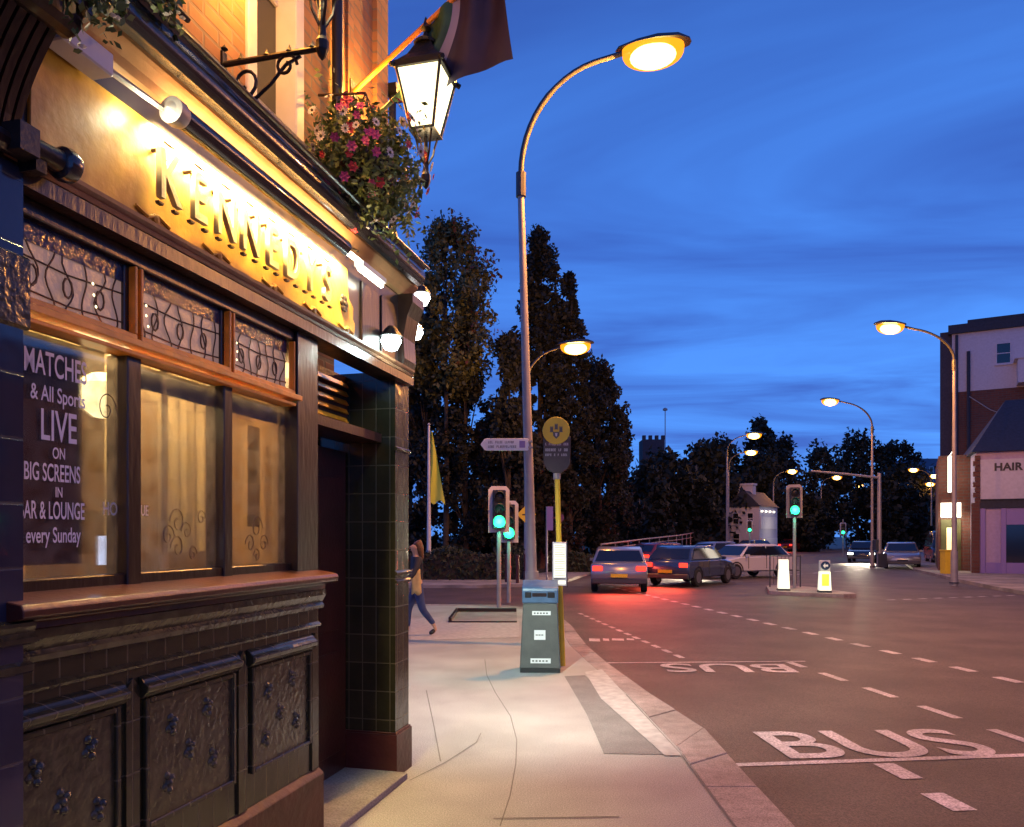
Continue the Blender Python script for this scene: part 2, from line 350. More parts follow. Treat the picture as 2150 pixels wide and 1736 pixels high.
# worn asphalt patch, pale slabs and service trench in the pavement (thin sheets)
def sheet(name, pts, m, z=.004, parent=None):
    b = MB(); n = len(pts); b.add([(p[0], p[1], z) for p in pts], [tuple(range(n))]); return tag(b.build(name, M[m], parent), kind='structure')
def gp(px, py): v = at(px, py); return (v.x, v.y)
sheet('pavement_patch', [gp(1185,1420),gp(1228,1418),gp(1413,1585),gp(1268,1583),gp(1232,1500)], 'asphalt_patch')
sheet('pavement_slabs', [gp(1228,1412),gp(1264,1406),gp(1330,1478),gp(1432,1588),gp(1396,1588),gp(1262,1468)], 'lightslab', .008)
sheet('pavement_patch', [gp(862,1300),gp(955,1292),gp(1090,1300),gp(1090,1338),gp(862,1345)], 'lightslab', .004)
def jointline(pts, w=.008, z=.006):
    b = MB()
    for i in range(len(pts)-1):
        a = Vector((*pts[i],0)); c = Vector((*pts[i+1],0)); n = (c-a).normalized().cross(Vector((0,0,1)))*w/2
        b.add([(a-n)+Vector((0,0,z)), (a+n)+Vector((0,0,z)), (c+n)+Vector((0,0,z)), (c-n)+Vector((0,0,z))], [(0,1,2,3)])
    return tag(b.build('pavement_joint', M['joint']), kind='structure')
jointline([gp(1050,1736),gp(1071,1672),gp(1083,1605),gp(1085,1555),gp(1072,1505),gp(1040,1455),gp(1022,1418),gp(1018,1385)])
jointline([gp(1036,1720),gp(1300,1716)], .014)
jointline([gp(860,1640),gp(935,1602),gp(1000,1560),gp(1010,1540)], .008)
jointline([gp(925,1600),gp(910,1520),gp(895,1450)], .01)
jointline([(1.30,4.2),(1.31,5.9),(1.22,8.2)], .012, .007)
# road markings
def roadsheet(name, pts, z=RZ+.004):
    b = MB(); b.add([(p[0], p[1], z) for p in pts], [(0,1,2,3)]); return b
mk = MB()
def mark(x0, y0, x1, y1, w):
    a = Vector((x0,y0,0)); c = Vector((x1,y1,0)); d = (c-a).normalized(); n = d.cross(Vector((0,0,1)))*w/2
    z = RZ+.005
    mk.add([(*((a-n).xy),z), (*((a+n).xy),z), (*((c+n).xy),z), (*((c-n).xy),z)], [(0,1,2,3)])
mark(1.56, 6.0, 12.0, 7.15, .085)
mark(1.30, 10.86, 4.2, 11.0, .06)
for y0, y1 in ((6.06,5.68),(5.36,5.02),(4.66,4.3),(3.95,3.6)): mark(2.93, y0, 2.965, y1, .17)
def xa(y): return 4.135-.134*(y-9.48)
for y in np.arange(5.6, 11.2, .98): mark(xa(y), y, xa(y+.55), y+.55, .11)
def xf(y): return 2.53-.144*(y-11.16)
for y in np.arange(11.3, 18, .52): mark(xf(y), y, xf(y+.3), y+.3, .09)
def xb(y): return 5.52-.154*(y-14.0)
for y in np.arange(5.6, 27, .76): mark(xb(y), y, xb(y+.38), y+.38, .15)
for k in range(9): mark(10.5+.55*k, 21.5+.2*k, 10.78+.55*k, 21.6+.2*k, .12)
for k in range(20): mark(6+1.7*k, 29+1.6*k, 6.9+1.7*k, 29.85+1.6*k, .15)
tag(mk.build('road_markings', M['roadpaint']), kind='structure')
for nm, cx, cy, rot, sx, sy in (('bus_marking', 3.13, 6.66, R(3.2), 1.02, 1.08), ('bus_marking', 2.92, 10.44, R(178.5), .98, .85)):
    me = textmesh('BUS', 1.0, offset=.012, spacing=1.02)
    xs = [v.co.x for v in me.vertices]; ys = [v.co.y for v in me.vertices]; w = max(xs)-min(xs); h = max(ys)-min(ys)
    for v in me.vertices:
        v.co.x = (v.co.x-(max(xs)+min(xs))/2)/w*1.78*sx; v.co.y = (v.co.y-(max(ys)+min(ys))/2)/h*.80*sy
    me.transform(Matrix.Translation((cx, cy, RZ+.007))@Matrix.Rotation(rot, 4, 'Z'))
    me.materials.clear(); me.materials.append(M['roadpaint']); o = bpy.data.objects.new(nm, me); C.objects.link(o); tag(o, kind='structure')
# small bicycle-lane style marks beside the bin
b = MB(); z = RZ+.006
for k, (x0, w) in enumerate(((1.32,.18),(1.56,.1),(1.72,.2),(1.98,.12))):
    b.add([(x0,13.1+.05*k,z),(x0+w,13.05+.05*k,z),(x0+w+.03,13.4,z),(x0+.03,13.45,z)], [(0,1,2,3)])
tag(b.build('road_markings', M['roadpaint']), kind='structure')
# pavement beyond the side street, park and grass behind
park = [(-60,26.5),(-1.2,26.5),(.9,27.4),(2.2,30),(4.2,38),(8.5,50),(15,66),(26,92),(42,130),(62,180),(-60,180)]
b = MB(); b.prism(park[::-1], RZ-.05, .0); tag(b.build('pavement', M['concrete_b']), kind='structure')
b = MB(); gpk = [(-60,30),(-1.5,30),(1.0,34),(3.0,41),(7,52),(13.2,68),(24,94),(40,132),(60,180),(-60,180)]
b.add([(p[0],p[1],.012) for p in gpk], [tuple(range(len(gpk)))]); tag(b.build('grass_ground', M['grass']), kind='structure')
# right hand pavement and traffic island
rp = [(14.2,-20),(14.4,12),(14.8,20),(16.2,26),(17.6,30.5),(20.5,39),(25,49),(33,66),(52,104),(80,160),(120,160),(120,-20)]
b = MB(); b.prism(rp, RZ-.05, .02); tag(b.build('pavement', M['concrete_b']), kind='structure')
isl = [(7.9,23.6),(8.2,23.2),(9.6,22.2),(10.0,22.3),(10.1,22.7),(9.9,25.4),(9.3,26.2),(8.6,26.0)]
b = MB(); b.prism(isl, RZ-.05, .02); tag(b.build('traffic_island', M['granite'], bevel=.01), kind='structure')
# raised planter edge before the side street
b = MB(); b.box(-1.25,.10,17.0,17.06,0,.10); b.box(-1.25,-1.19,15.1,17.0,0,.10); b.box(-1.25,.10,15.04,15.1,0,.03)
o = b.build('planter_edge', M['darkwood'], bevel=.01); tag(o, 'low dark edging frame set on the pavement behind the grey litter bin', 'edging')
b = MB(); b.box(-1.19,.1,15.1,17.0,.0,.02); b.build('planter_soil', M['concrete_b'], o)

# ================================================================== PUB
PX, PY, PA = -.761, 5.65, math.atan2(.9699, .2437)
def pw(t, d, z):  # facade coordinates: along the wall, out from it, up
    return Vector((PX+t*.2437+d*.9699, PY+t*.9699-d*.2437, z))
def pube(name, t, d, z, label, cat, group=None):
    return tag(empty(name, pw(t, d, z), PA), label, cat, group)
pub = empty('pub_building', (PX, PY, 0), PA)
tag(pub, 'dark glazed-tile corner pub with lit raised-letter fascia and orange brick upper floor', 'pub')
X0 = -7.5
def part(mb, name, m, parent=pub, **k): return mb.build(name, M[m], parent, **k)
# -- stall riser (local y is into the building; the street side is -y)
b = MB(); b.box(-3.41,-1.362,.0,.30,.0,1.40); part(b, 'stall_riser', 'tile')
b = MB(); b.box(-3.41,-1.36,-.035,.0,0,.37); b.prism([(-.035,.37),(0,.37),(0,.40)], -3.41, -1.36, 'x'); part(b, 'plinth', 'plinth', bevel=.003)
b = MB()
def mold(b, x0, x1, prof): b.prism(prof, x0, x1, 'x')
mold(b, -3.41, -1.355, [(0,1.285),(-.028,1.295),(-.034,1.315),(-.02,1.33),(-.03,1.345),(-.045,1.37),(-.045,1.40),(0,1.40)])
mold(b, -3.41, -1.358, [(0,1.19),(-.014,1.195),(-.018,1.205),(-.006,1.215),(0,1.22)])
b.each('tile_moulding', M['relief'], pub)
for (x0, x1) in ((-3.36,-2.89),(-2.76,-2.17),(-2.04,-1.47)):
    b = MB()
    mold(b, x0-.02, x1+.02, [(0,1.07),(-.02,1.075),(-.045,1.10),(-.05,1.12),(-.03,1.135),(-.02,1.15),(0,1.16)])
    for (a0,a1,c0,c1) in ((x0,x0+.022,.56,1.07),(x1-.022,x1,.56,1.07),(x0+.022,x1-.022,.56,.582),(x0+.022,x1-.022,1.048,1.07)): b.box(a0,a1,-.022,0,c0,c1)
    p = part(b, 'panel_frame', 'tile', bevel=.004)
    b = MB(); b.box(x0+.022,x1-.022,-.006,0,.582,1.048)
    cxm = (x0+x1)/2
    for (dx, z) in ((-.13,.93),(.1,.95),(-.02,.80),(.14,.72),(-.15,.70)):
        for a in range(4):
            t = a*math.pi/2+.4; b.lathe([(.0,-.018),(.014,-.010),(.018,-.005)], (cxm+dx+.022*math.cos(t), -.002, z+.034*math.sin(t)), 8, 'y')
        b.lathe([(.0,-.024),(.014,-.016),(.02,-.004)], (cxm+dx, -.002, z), 8, 'y')
    part(b, 'relief_tiles', 'relief', p)
b = MB()
for x in (-2.82,-2.105,-1.415): b.prism([(x-.035,0),(x+.035,0),(x+.035,.72),(x,.76),(x-.035,.72)], -.012, .0, 'y')
for v in range(len(b.v)): b.v[v] = (b.v[v][0], b.v[v][1], b.v[v][2]+.40)
b.each('tile_strip', M['tile'], pub)
# -- left tiled pillar and its bracket
b = MB(); b.box(-4.4,-3.35,-.06,.30,0,2.84); part(b, 'tiled_pillar', 'tile_blue')
b = MB()
mold(b, -4.42, -3.325, [(-.06,1.36),(-.09,1.37),(-.09,1.385),(-.075,1.40),(-.085,1.42),(-.085,1.432),(-.06,1.44)])
mold(b, -4.42, -3.328, [(-.06,1.27),(-.08,1.28),(-.08,1.30),(-.06,1.31)])
mold(b, -4.42, -3.335, [(-.06,2.34),(-.072,2.35),(-.072,2.56),(-.06,2.57)])
b.each('pillar_moulding', M['relief'], pub)
b = MB(); b.box(-4.42,-3.315,-.09,0,0,.42); part(b, 'pillar_base', 'plinth', bevel=.004)
# scrolled bracket: reeded body between two rolls
pr = []
for i in range(13):
    t = i/12; pr.append((-.06-.20*t**1.8, 2.87+.42*t))
b = MB()
for k in range(7):
    x0 = -3.60+k*.034; b.prism(pr+[(0,3.29),(0,2.87)], x0, x0+.024, 'x')
b.box(-3.63,-3.345,-.05,0,2.84,3.29); b.lathe([(.05,-3.63),(.055,-3.49),(.05,-3.345)], (0,-.23,3.27), 12, 'x'); b.lathe([(.03,-3.62),(.034,-3.49),(.03,-3.355)], (0,-.085,2.88), 10, 'x')
b.box(-3.66,-3.33,-.30,0,3.29,3.33)
part(b, 'console_bracket', 'darkwood')
# -- window: frame, sill, panes
win = MB()
win.box(-3.41,-3.33,.0,.10,1.50,2.80); win.box(-1.585,-1.362,.0,.12,1.50,2.80); win.box(-3.33,-1.585,.02,.10,2.745,2.80)
win.box(-2.80,-2.725,.03,.13,1.50,2.40); win.box(-2.19,-2.125,.03,.13,1.50,2.40)
win.box(-3.33,-1.585,.04,.12,1.50,1.555); win.box(-2.80,-2.735,.045,.13,2.44,2.745); win.box(-2.19,-2.125,.045,.13,2.44,2.745)
wf = part(win, 'window', 'darkwood', bevel=.004)
b = MB(); b.box(-3.33,-1.60,.0,.09,2.392,2.408); b.box(-3.33,-1.56,-.015,.09,2.425,2.452)
for (x0, x1) in ((-3.33,-2.768),(-2.748,-2.163),(-2.145,-1.59)):
    b.box(x0,x1,.01,.045,2.452,2.478); b.box(x1-.012,x1,.01,.045,2.478,2.74); b.box(x0,x0+.012,.01,.045,2.478,2.74)
b.build('transom', M['amberwood'], wf, bevel=.003)
b = MB(); b.prism([(.10,1.50),(.10,1.525),(-.03,1.505),(-.115,1.490),(-.125,1.475),(-.125,1.452),(-.11,1.445),(-.04,1.43),(-.045,1.402),(0.1,1.402)], -3.41, -1.36, 'x'); part(b, 'sill', 'redwood', bevel=.003)
for (x0, x1) in ((-3.33,-2.80),(-2.725,-2.19),(-2.125,-1.585)):
    b = MB(); b.box(x0,x1,.075,.079,1.555,2.392); b.build('pane', MATS.get('pane') or glassmat('pane', gl=.8, haze=.17, hz_scale=15), wf)
for i, (x0, x1) in enumerate(((-3.318,-2.80),(-2.735,-2.19),(-2.13,-1.61))):
    b = MB(); b.box(x0,x1,.06,.066,2.478,2.745); fl = b.build('upper_light', M['stained'], wf)
    b = MB(); b.box(x0,x1,.052,.059,2.675,2.745); b.build('border_glass', M['stained_blue'], fl)
    # leaded lettering and scrolls
    b = MB(); w = x1-x0
    random.seed(20+i)
    for k in range(7):
        xx = x0+w*(k+.5)/7; pts = []
        ph = random.uniform(0,6); am = random.uniform(.008,.028)
        for j in range(9):
            z = 2.48+.195*j/8; pts.append((xx+am*math.sin(ph+j*.75), .056, z))
        b.tube(pts, .0032, 5)
        if k % 2: b.tube([(xx+.02*math.cos(a), .056, 2.57+.035*math.sin(a)) for a in np.linspace(0,2*math.pi,10)], .004, 5, False)
    for z in (2.52,2.63): b.tube([(x0,.056,z),((x0+x1)/2,.056,z-.015),(x1,.056,z)], .0035, 5)
    b.build('leading', M['lead'], fl)
    b = MB(); 
    for k in range(3): b.lathe([(.0,-.004),(.006,0),(.0,.004)], (x0+w*(.72 if i == 0 else .12)+random.uniform(-.01,.01), .05, 2.54+.04*k), 8, 'y')
    b.each('glass_jewel', M['em_lantern'], fl)  # jewels glow by their own emission
# writing on the left pane
def ptext(body, x, z, size, m='lettering', sx=1.0, parent=wf, y=.070, name='window_lettering', **k):
    me = textmesh(body, size, offset=size*.012, **k)
    mtx = Matrix.Translation((x, y, z))@Matrix.Rotation(R(90), 4, 'X')@Matrix.Diagonal((sx,1,1,1))
    me.transform(mtx); me.materials.clear(); me.materials.append(M[m]); o = bpy.data.objects.new(name, me); C.objects.link(o); o.parent = parent; return o
b = MB(); b.box(-3.33,-2.955,.095,.10,1.60,2.392); b.build('window_blind', M['posterdark'], wf)
for body, x, z, s, sx in (('MATCHES',-3.14,2.285,.115,.66),('& All Sports',-3.13,2.185,.075,.80),('LIVE',-3.13,2.075,.15,.72),('ON',-3.13,1.985,.055,.8),('BIG SCREENS',-3.155,1.915,.085,.60),('IN',-3.13,1.85,.05,.8),('BAR & LOUNGE',-3.155,1.785,.085,.58),('every Sunday',-3.15,1.70,.075,.72)):
    ptext(body, x+.048, z, s, sx=sx*.80)
ptext('HO', -2.845, 1.80, .07, 'petal_white', .7); ptext('UE', -2.66, 1.80, .06, 'petal_white', .6)
# etched ornament on the middle and right panes (thin raised scrolls)
b = MB(); random.seed(5)
def scroll(cx, cz, s, fl=1, y=.072):
    pts = []
    for a in np.linspace(0, 2.6*math.pi, 20):
        r = s*(1-a/(3.1*math.pi)); pts.append((cx+fl*r*math.cos(a), y, cz+r*math.sin(a)*1.3))
    b.tube(pts, .0022, 4)
for x, z, s in ((-2.46,1.76,.05),(-2.40,1.72,.035),(-2.52,1.70,.04),(-2.46,1.65,.045),(-2.30,1.78,.03),(-2.36,1.62,.03),(-1.86,1.74,.05),(-1.80,1.66,.04),(-1.92,1.66,.04),(-1.86,1.6,.03),(-2.86,2.18,.05)):
    scroll(x, z, s, random.choice((1,-1)))
b.each('etched_scroll', M['lead'], wf)
# -- room behind the glass
b = MB(); b.box(-4.3,-1.37,.95,1.0,1.3,2.8); b.box(-4.3,-4.25,.13,.95,1.3,2.8); b.box(-1.42,-1.37,.13,.95,1.3,2.8); b.box(-4.3,-1.37,.13,1.0,2.80,2.84); b.box(-4.3,-1.37,.13,1.0,1.36,1.395)
part(b, 'interior_wall', 'panelling')
b = MB(); n = 150
pts = [(-2.95+ (1.5*i/n), .55+.012*math.sin(i*.9)+.008*math.sin(i*.37)) for i in range(n+1)]
for i in range(n):
    (xa_, ya_), (xb_, yb_) = pts[i], pts[i+1]
    if -2.50 < xa_ < -2.36 or -1.98 < xa_ < -1.90: continue
    b.quad((xa_,ya_,1.40),(xb_,yb_,1.40),(xb_,yb_,2.78),(xa_,ya_,2.78))
part(b, 'curtain', 'curtain', smooth=True, fix=False)
b = MB(); b.box(-2.21,-2.05,.50,.52,1.42,2.36); b.box(-1.62,-1.50,.28,.30,1.75,2.30); b.box(-2.9,-1.6,.47,.49,1.40,1.62); b.each('interior_screen', M['panelling'], pub)
b = MB(); b.box(-2.79,-1.6,.11,.115,2.30,2.392); part(b, 'sky_reflection', 'reflection_blue')  # blue strip stands in for sky reflected along the pane tops
b = MB(); b.lathe([(.04,-.10),(.10,-.05),(.12,.03),(.05,.08)], (-2.575,.34,2.30), 14); part(b, 'wall_lamp', 'em_interior')
area('room_light', (-2.80,.35,2.70), 75, (1,.66,.28), .5, (0,0,0), pub, 'RECTANGLE', .25)
area('room_light', (-2.0,.35,2.70), 32, (1,.62,.26), .5, (0,0,0), pub, 'RECTANGLE', .25)
b = MB(); b.box(-2.64,-2.55,.30,.31,1.58,1.70); part(b, 'bar_screen', 'em_screen')
b = MB(); b.tube([(-3.30,.20,1.66),(-3.20,.24,1.62),(-3.12,.25,1.57)], .012, 6); b.lathe([(.0,-.03),(.03,-.01),(.03,.02),(0,.03)], (-3.28,.22,1.60), 10); part(b, 'bar_lamp', 'em_lantern')
# -- doorway
b = MB(); b.box(-1.362,-1.33,.10,.40,.0,2.80); b.box(-1.33,-.26,.36,.40,2.42,2.83); b.box(-1.33,-.26,.10,.38,2.36,2.42); part(b, 'door_frame', 'redwood')
b = MB(); b.box(-1.32,-.27,.37,.41,.05,2.30)
for (x0, x1) in ((-1.22,-.86),(-.76,-.40)):
    for (z0, z1) in ((.2,.9),(1.05,2.1)): b.box(x0,x1,.355,.37,z0,z1)
dr = part(b, 'door', 'redwood', bevel=.004)
b = MB(); b.tube([(-.84,.35,1.0),(-.84,.32,1.02),(-.84,.32,1.2),(-.84,.35,1.22)], .01, 6); b.build('handle', M['rim'], dr)
b = MB()
for k in range(6): b.prism([(.34,2.44+k*.062),(.36,2.44+k*.062),(.38,2.475+k*.062),(.36,2.475+k*.062)], -.74, -.28, 'x')
part(b, 'louvre', 'amberwood')
b = MB(); b.box(-1.36,-.27,-.10,.45,0,.05); part(b, 'door_step', 'concrete_b', bevel=.006)
# -- corner pillar: tiled, with a reveal facing the doorway
b = MB(); b.box(-.25,.0,.0,.60,.0,2.86); part(b, 'tiled_pillar', 'tile')
b = MB(); b.box(-.27,.018,-.02,.60,0,.30); b.box(-.262,.010,-.012,.60,.30,.315); part(b, 'pillar_base', 'plinth', bevel=.003)
b = MB()
for z in (1.36,1.42,2.3): mold(b, -.26, .01, [(0,z),(-.016,z+.005),(-.02,z+.02),(-.008,z+.03),(0,z+.035)])
b.each('pillar_moulding', M['relief'], pub)
# -- fascia: carved board with raised letters
b = MB(); b.box(-3.41,-.02,-.02,.12,2.86,3.42); part(b, 'fascia_backing', 'signdark')
b = MB(); b.prism([(-3.30,2.90),(-1.02,2.90),(-.97,2.93),(-.965,3.0),(-.99,3.02),(-.985,3.09),(-1.05,3.13),(-1.07,3.30),(-3.30,3.30)], -.035, -.02, 'y'); fb = part(b, 'fascia_board', 'signboard', bevel=.003)
b = MB(); mold(b, -3.41, -.03, [(-.02,2.855),(-.05,2.857),(-.055,2.87),(-.045,2.88),(-.06,2.893),(-.062,2.907),(-.03,2.918),(-.02,2.922)]); part(b, 'lower_moulding', 'moulding')
b = MB(); b.box(-3.41,-.01,-.045,.12,2.80,2.855); b.box(-3.41,-.02,-.0,.12,2.855,2.87); part(b, 'soffit', 'darkwood')
LS = .275
xs = np.linspace(-2.70, -1.40, 8)
for ch, x in zip('KENNEDYS', xs):
    me = textmesh(ch, LS, ext=.012, offset=.004)
    for v in me.vertices:      # spurred, slightly flared strokes
        k = abs(v.co.y)/(LS*.36); v.co.x *= (.86+.14*k)
    me.transform(Matrix.Translation((x, -.072, 3.095))@Matrix.Rotation(R(90), 4, 'X')@Matrix.Diagonal((.74,1,1,1)))
    me.materials.clear(); me.materials.append(M['letter']); o = bpy.data.objects.new('letter', me); C.objects.link(o); o.parent = fb
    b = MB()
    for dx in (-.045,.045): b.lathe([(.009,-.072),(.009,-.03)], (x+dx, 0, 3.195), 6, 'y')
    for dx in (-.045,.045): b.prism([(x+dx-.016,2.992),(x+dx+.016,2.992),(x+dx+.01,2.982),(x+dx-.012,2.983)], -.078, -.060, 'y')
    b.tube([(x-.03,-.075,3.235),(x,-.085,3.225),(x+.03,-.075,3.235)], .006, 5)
    b.each('letter_spur', M['letterdark'], fb)
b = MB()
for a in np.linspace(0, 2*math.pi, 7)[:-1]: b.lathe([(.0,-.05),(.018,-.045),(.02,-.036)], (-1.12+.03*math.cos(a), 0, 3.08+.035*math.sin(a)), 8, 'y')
b.lathe([(0,-.055),(.014,-.05),(.016,-.036)], (-1.12,0,3.08), 8, 'y'); b.build('carved_rose', M['letterdark'], fb)
b = MB()
for x in (-2.75,-2.35,-1.9,-1.5,-1.1): 
    b.tube([(x-.09,-.038,2.945),(x-.03,-.042,2.925),(x+.03,-.038,2.95),(x+.1,-.038,2.93)], .008, 5)
    b.lathe([(0,-.05),(.018,-.045),(.022,-.034)], (x+.02,0,2.935), 8, 'y')
b.each('carved_vine', M['signboard'], fb)
# right end of the fascia: dark panels and corner bracket
b = MB(); b.box(-.86,-.60,-.035,-.02,2.90,3.30); b.box(-.56,-.30,-.035,-.02,2.90,3.30); b.each('end_panel', M['darkwood'], pub, bevel=.004)
b = MB(); b.prism([(-.02,2.86),(-.05,2.88),(-.07,2.95),(-.06,3.1),(-.09,3.25),(-.13,3.34),(-.13,3.40),(-.02,3.40)], -.25, -.03, 'x'); part(b, 'console_bracket', 'darkwood')
# coving between the fascia and the gutter
b = MB(); mold(b, -3.9, -.08, [(-.03,3.40),(-.05,3.41),(-.065,3.44),(-.09,3.47),(-.10,3.485),(.0,3.50),(.0,3.40)]); part(b, 'coving', 'coving')
b = MB(); b.box(-3.9,-.07,-.10,.15,3.486,3.50); part(b, 'cornice', 'coving')
b = MB(); mold(b, -4.2, -.12, [(-.10,3.50),(-.115,3.49),(-.15,3.495),(-.172,3.52),(-.175,3.56),(-.165,3.60),(-.18,3.615),(-.17,3.63),(-.13,3.635),(-.10,3.61)])
gt = part(b, 'gutter', 'gutter', smooth=True)
b = MB(); b.tube([(-4.2,-.205,3.60),(-.13,-.205,3.60)], .012, 8); b.build('gutter_cable', M['black'], gt)
b = MB(); b.box(-4.2,-.05,-.10,.20,3.61,3.63); part(b, 'lead_flashing', 'slate')
# -- upper floor
UY = .15
b = MB(); x_w0, x_w1 = -1.80, -1.33
b.box(X0,x_w0,UY,UY+.3,3.60,7.5); b.box(x_w1,-.11,UY,UY+.3,3.60,7.5); b.box(x_w0,x_w1,UY,UY+.3,3.60,3.88); b.box(x_w0,x_w1,UY,UY+.3,5.6,7.5)
part(b, 'upper_wall', 'brick')
b = MB(); b.box(x_w0-.04,x_w0+.04,UY-.02,UY+.12,3.92,5.6); b.box(x_w1-.06,x_w1+.03,UY-.03,UY+.12,3.92,5.6); b.box(x_w0,x_w1,UY-.0,UY+.12,5.52,5.60); b.box(x_w0+.04,x_w0+.10,UY+.07,UY+.12,3.94,5.5)
b.box(x_w0+.10,x_w1-.06,UY+.08,UY+.11,4.7,4.74)
uw = part(b, 'upper_window', 'whitetrim', bevel=.006)
b = MB(); b.box(x_w0+.04,x_w1-.04,UY+.10,UY+.104,3.95,5.55); b.build('pane', M['darkglass'], uw)
b = MB(); b.prism([(UY-.09,3.86),(UY-.09,3.90),(UY+.12,3.94),(UY+.12,3.86)], x_w0-.08, x_w1+.08, 'x'); b.build('stone_sill', M['concrete'], uw)
b = MB(); b.box(-.30,-.11,UY-.035,UY,3.6,7.5); b.box(-.72,-.64,UY-.02,UY,3.6,7.5); b.each('brick_pier', M['brick'], pub)
b = MB(); b.tube([(-.93,UY-.05,3.62),(-.93,UY-.05,7.4)], .035, 10)
for z in (3.95,5.1,6.3): b.lathe([(.05,z),(.05,z+.06)], (-.93,UY-.05,0), 10)
part(b, 'downpipe', 'black', smooth=True)
b = MB(); b.tube([(-.04,UY-.04,3.6),(-.04,UY-.04,4.95)], .028, 8); b.box(-.09,.06,UY-.09,UY,4.93,5.0); part(b, 'corner_post', 'iron')
b = MB(); b.box(X0,-3.41,.0,.3,0,3.6); part(b, 'side_wall', 'tile_blue')
b = MB(); b.box(-.30,-.11,UY+.3,6,3.6,7.5); b.box(-.3,.0,.60,6,0,3.5); b.box(X0,-.3,5.7,6,0,7.5); b.box(X0,-.11,UY,6,7.5,7.6); part(b, 'flank_wall', 'brick_dark')
for z in (1.0,1.55,1.95,2.35,2.75,3.1):      # corner ironwork seen edge-on
    b = MB(); b.tube([(0,.12,z),(.10,.10,z+.02),(.12,.09,z+.07)], .008, 6); b.lathe([(0,-.02),(.018,0),(0,.02)], (.12,.09,z+.08), 8); part(b, 'corner_hook', 'steel')
# -- things fixed on the pub
st = pube('sign_light', -2.72, .13, 3.335, 'long dark tubular strip light running above the lit raised letters', 'strip light')
b = MB()
arc = [( -.045*math.cos(a), .045*math.sin(a)) for a in np.linspace(-1.75, math.pi*.62, 14)]
b.prism([(p[0], p[1]) for p in arc]+[(p[0]*.86, p[1]*.86) for p in arc[::-1]], 0, 1.42, 'x'); b.build('hood', M['gutter'], st, smooth=True)
b = MB(); b.lathe([(.03,-.045),(.052,-.04),(.052,.0),(.046,.02)], (0,0,0), 18, 'x'); b.lathe([(.0,-.06),(.03,-.045)], (0,0,0), 18, 'x'); b.build('end_cap', M['steel'], st, smooth=True)
b = MB(); b.lathe([(.016,.03),(.016,1.68)], (0,.012,.0), 12, 'x'); b.build('tube', M['em_tube'], st)
b = MB()
for x in (.1,.85,1.6): b.tube([(x,0,.045),(x,.06,.075),(x,.10,.07)], .008, 6)
b.build('arm', M['iron'], st)
area('tube_light', (.80,.036,-.008), 150, (1,.76,.30), 1.55, (R(30),0,0), st, 'RECTANGLE', .03, 130)
point('tube_light', (-.13,.015,-.06), 3.2, (1,.93,.6), .03, st)
area('tube_light', (.80,.03,.03), 9, (1,.58,.2), 1.55, (R(165),0,0), st, 'RECTANGLE', .03)
s2 = pube('strip_light', -1.08, .115, 3.31, 'bright white fluorescent batten at the right end of the fascia', 'strip light')
b = MB(); b.box(0,.34,-.03,.03,.0,.03); b.build('housing', M['whitetrim'], s2); b = MB(); b.lathe([(.016,.01),(.016,.33)], (0,0,-.014), 10, 'x'); b.build('tube', M['em_tube'], s2)
jb = pube('junction_box', -3.16, .10, 3.30, 'pale grey cable box with conduit under the gutter at the upper left', 'cable box')
b = MB(); b.box(-.12,.10,-.04,.05,-.02,.06); b.build('box', M['whitetrim'], jb, bevel=.006)
b = MB(); b.tube([(.10,0,.02),(.47,0,.04)], .010, 6); b.tube([(.10,.02,.045),(.47,.02,.06)], .007, 6); b.tube([(-.12,0,.03),(-.5,0,.05)], .012, 6); b.each('conduit', M['steel'], jb)
cm = pube('spotlight', -3.275, .115, 2.895, 'black tubular floodlight with rounded blue-tinted glass resting on the fascia ledge', 'floodlight')
b = MB(); b.lathe([(.028,-.13),(.032,-.05),(.036,0)], (0,0,0), 14, 'x'); b.box(-.17,-.10,-.035,.035,-.045,.04); b.build('body', M['black'], cm, smooth=True)
b = MB(); b.lathe([(.036,0),(.052,.01),(.056,.03),(.05,.055),(.03,.068),(0,.074)], (0,0,0), 18, 'x'); b.build('lens', M['gutter'], cm, smooth=True)
b = MB(); b.box(-.09,-.05,-.01,.06,-.07,-.03); b.build('mount', M['iron'], cm)
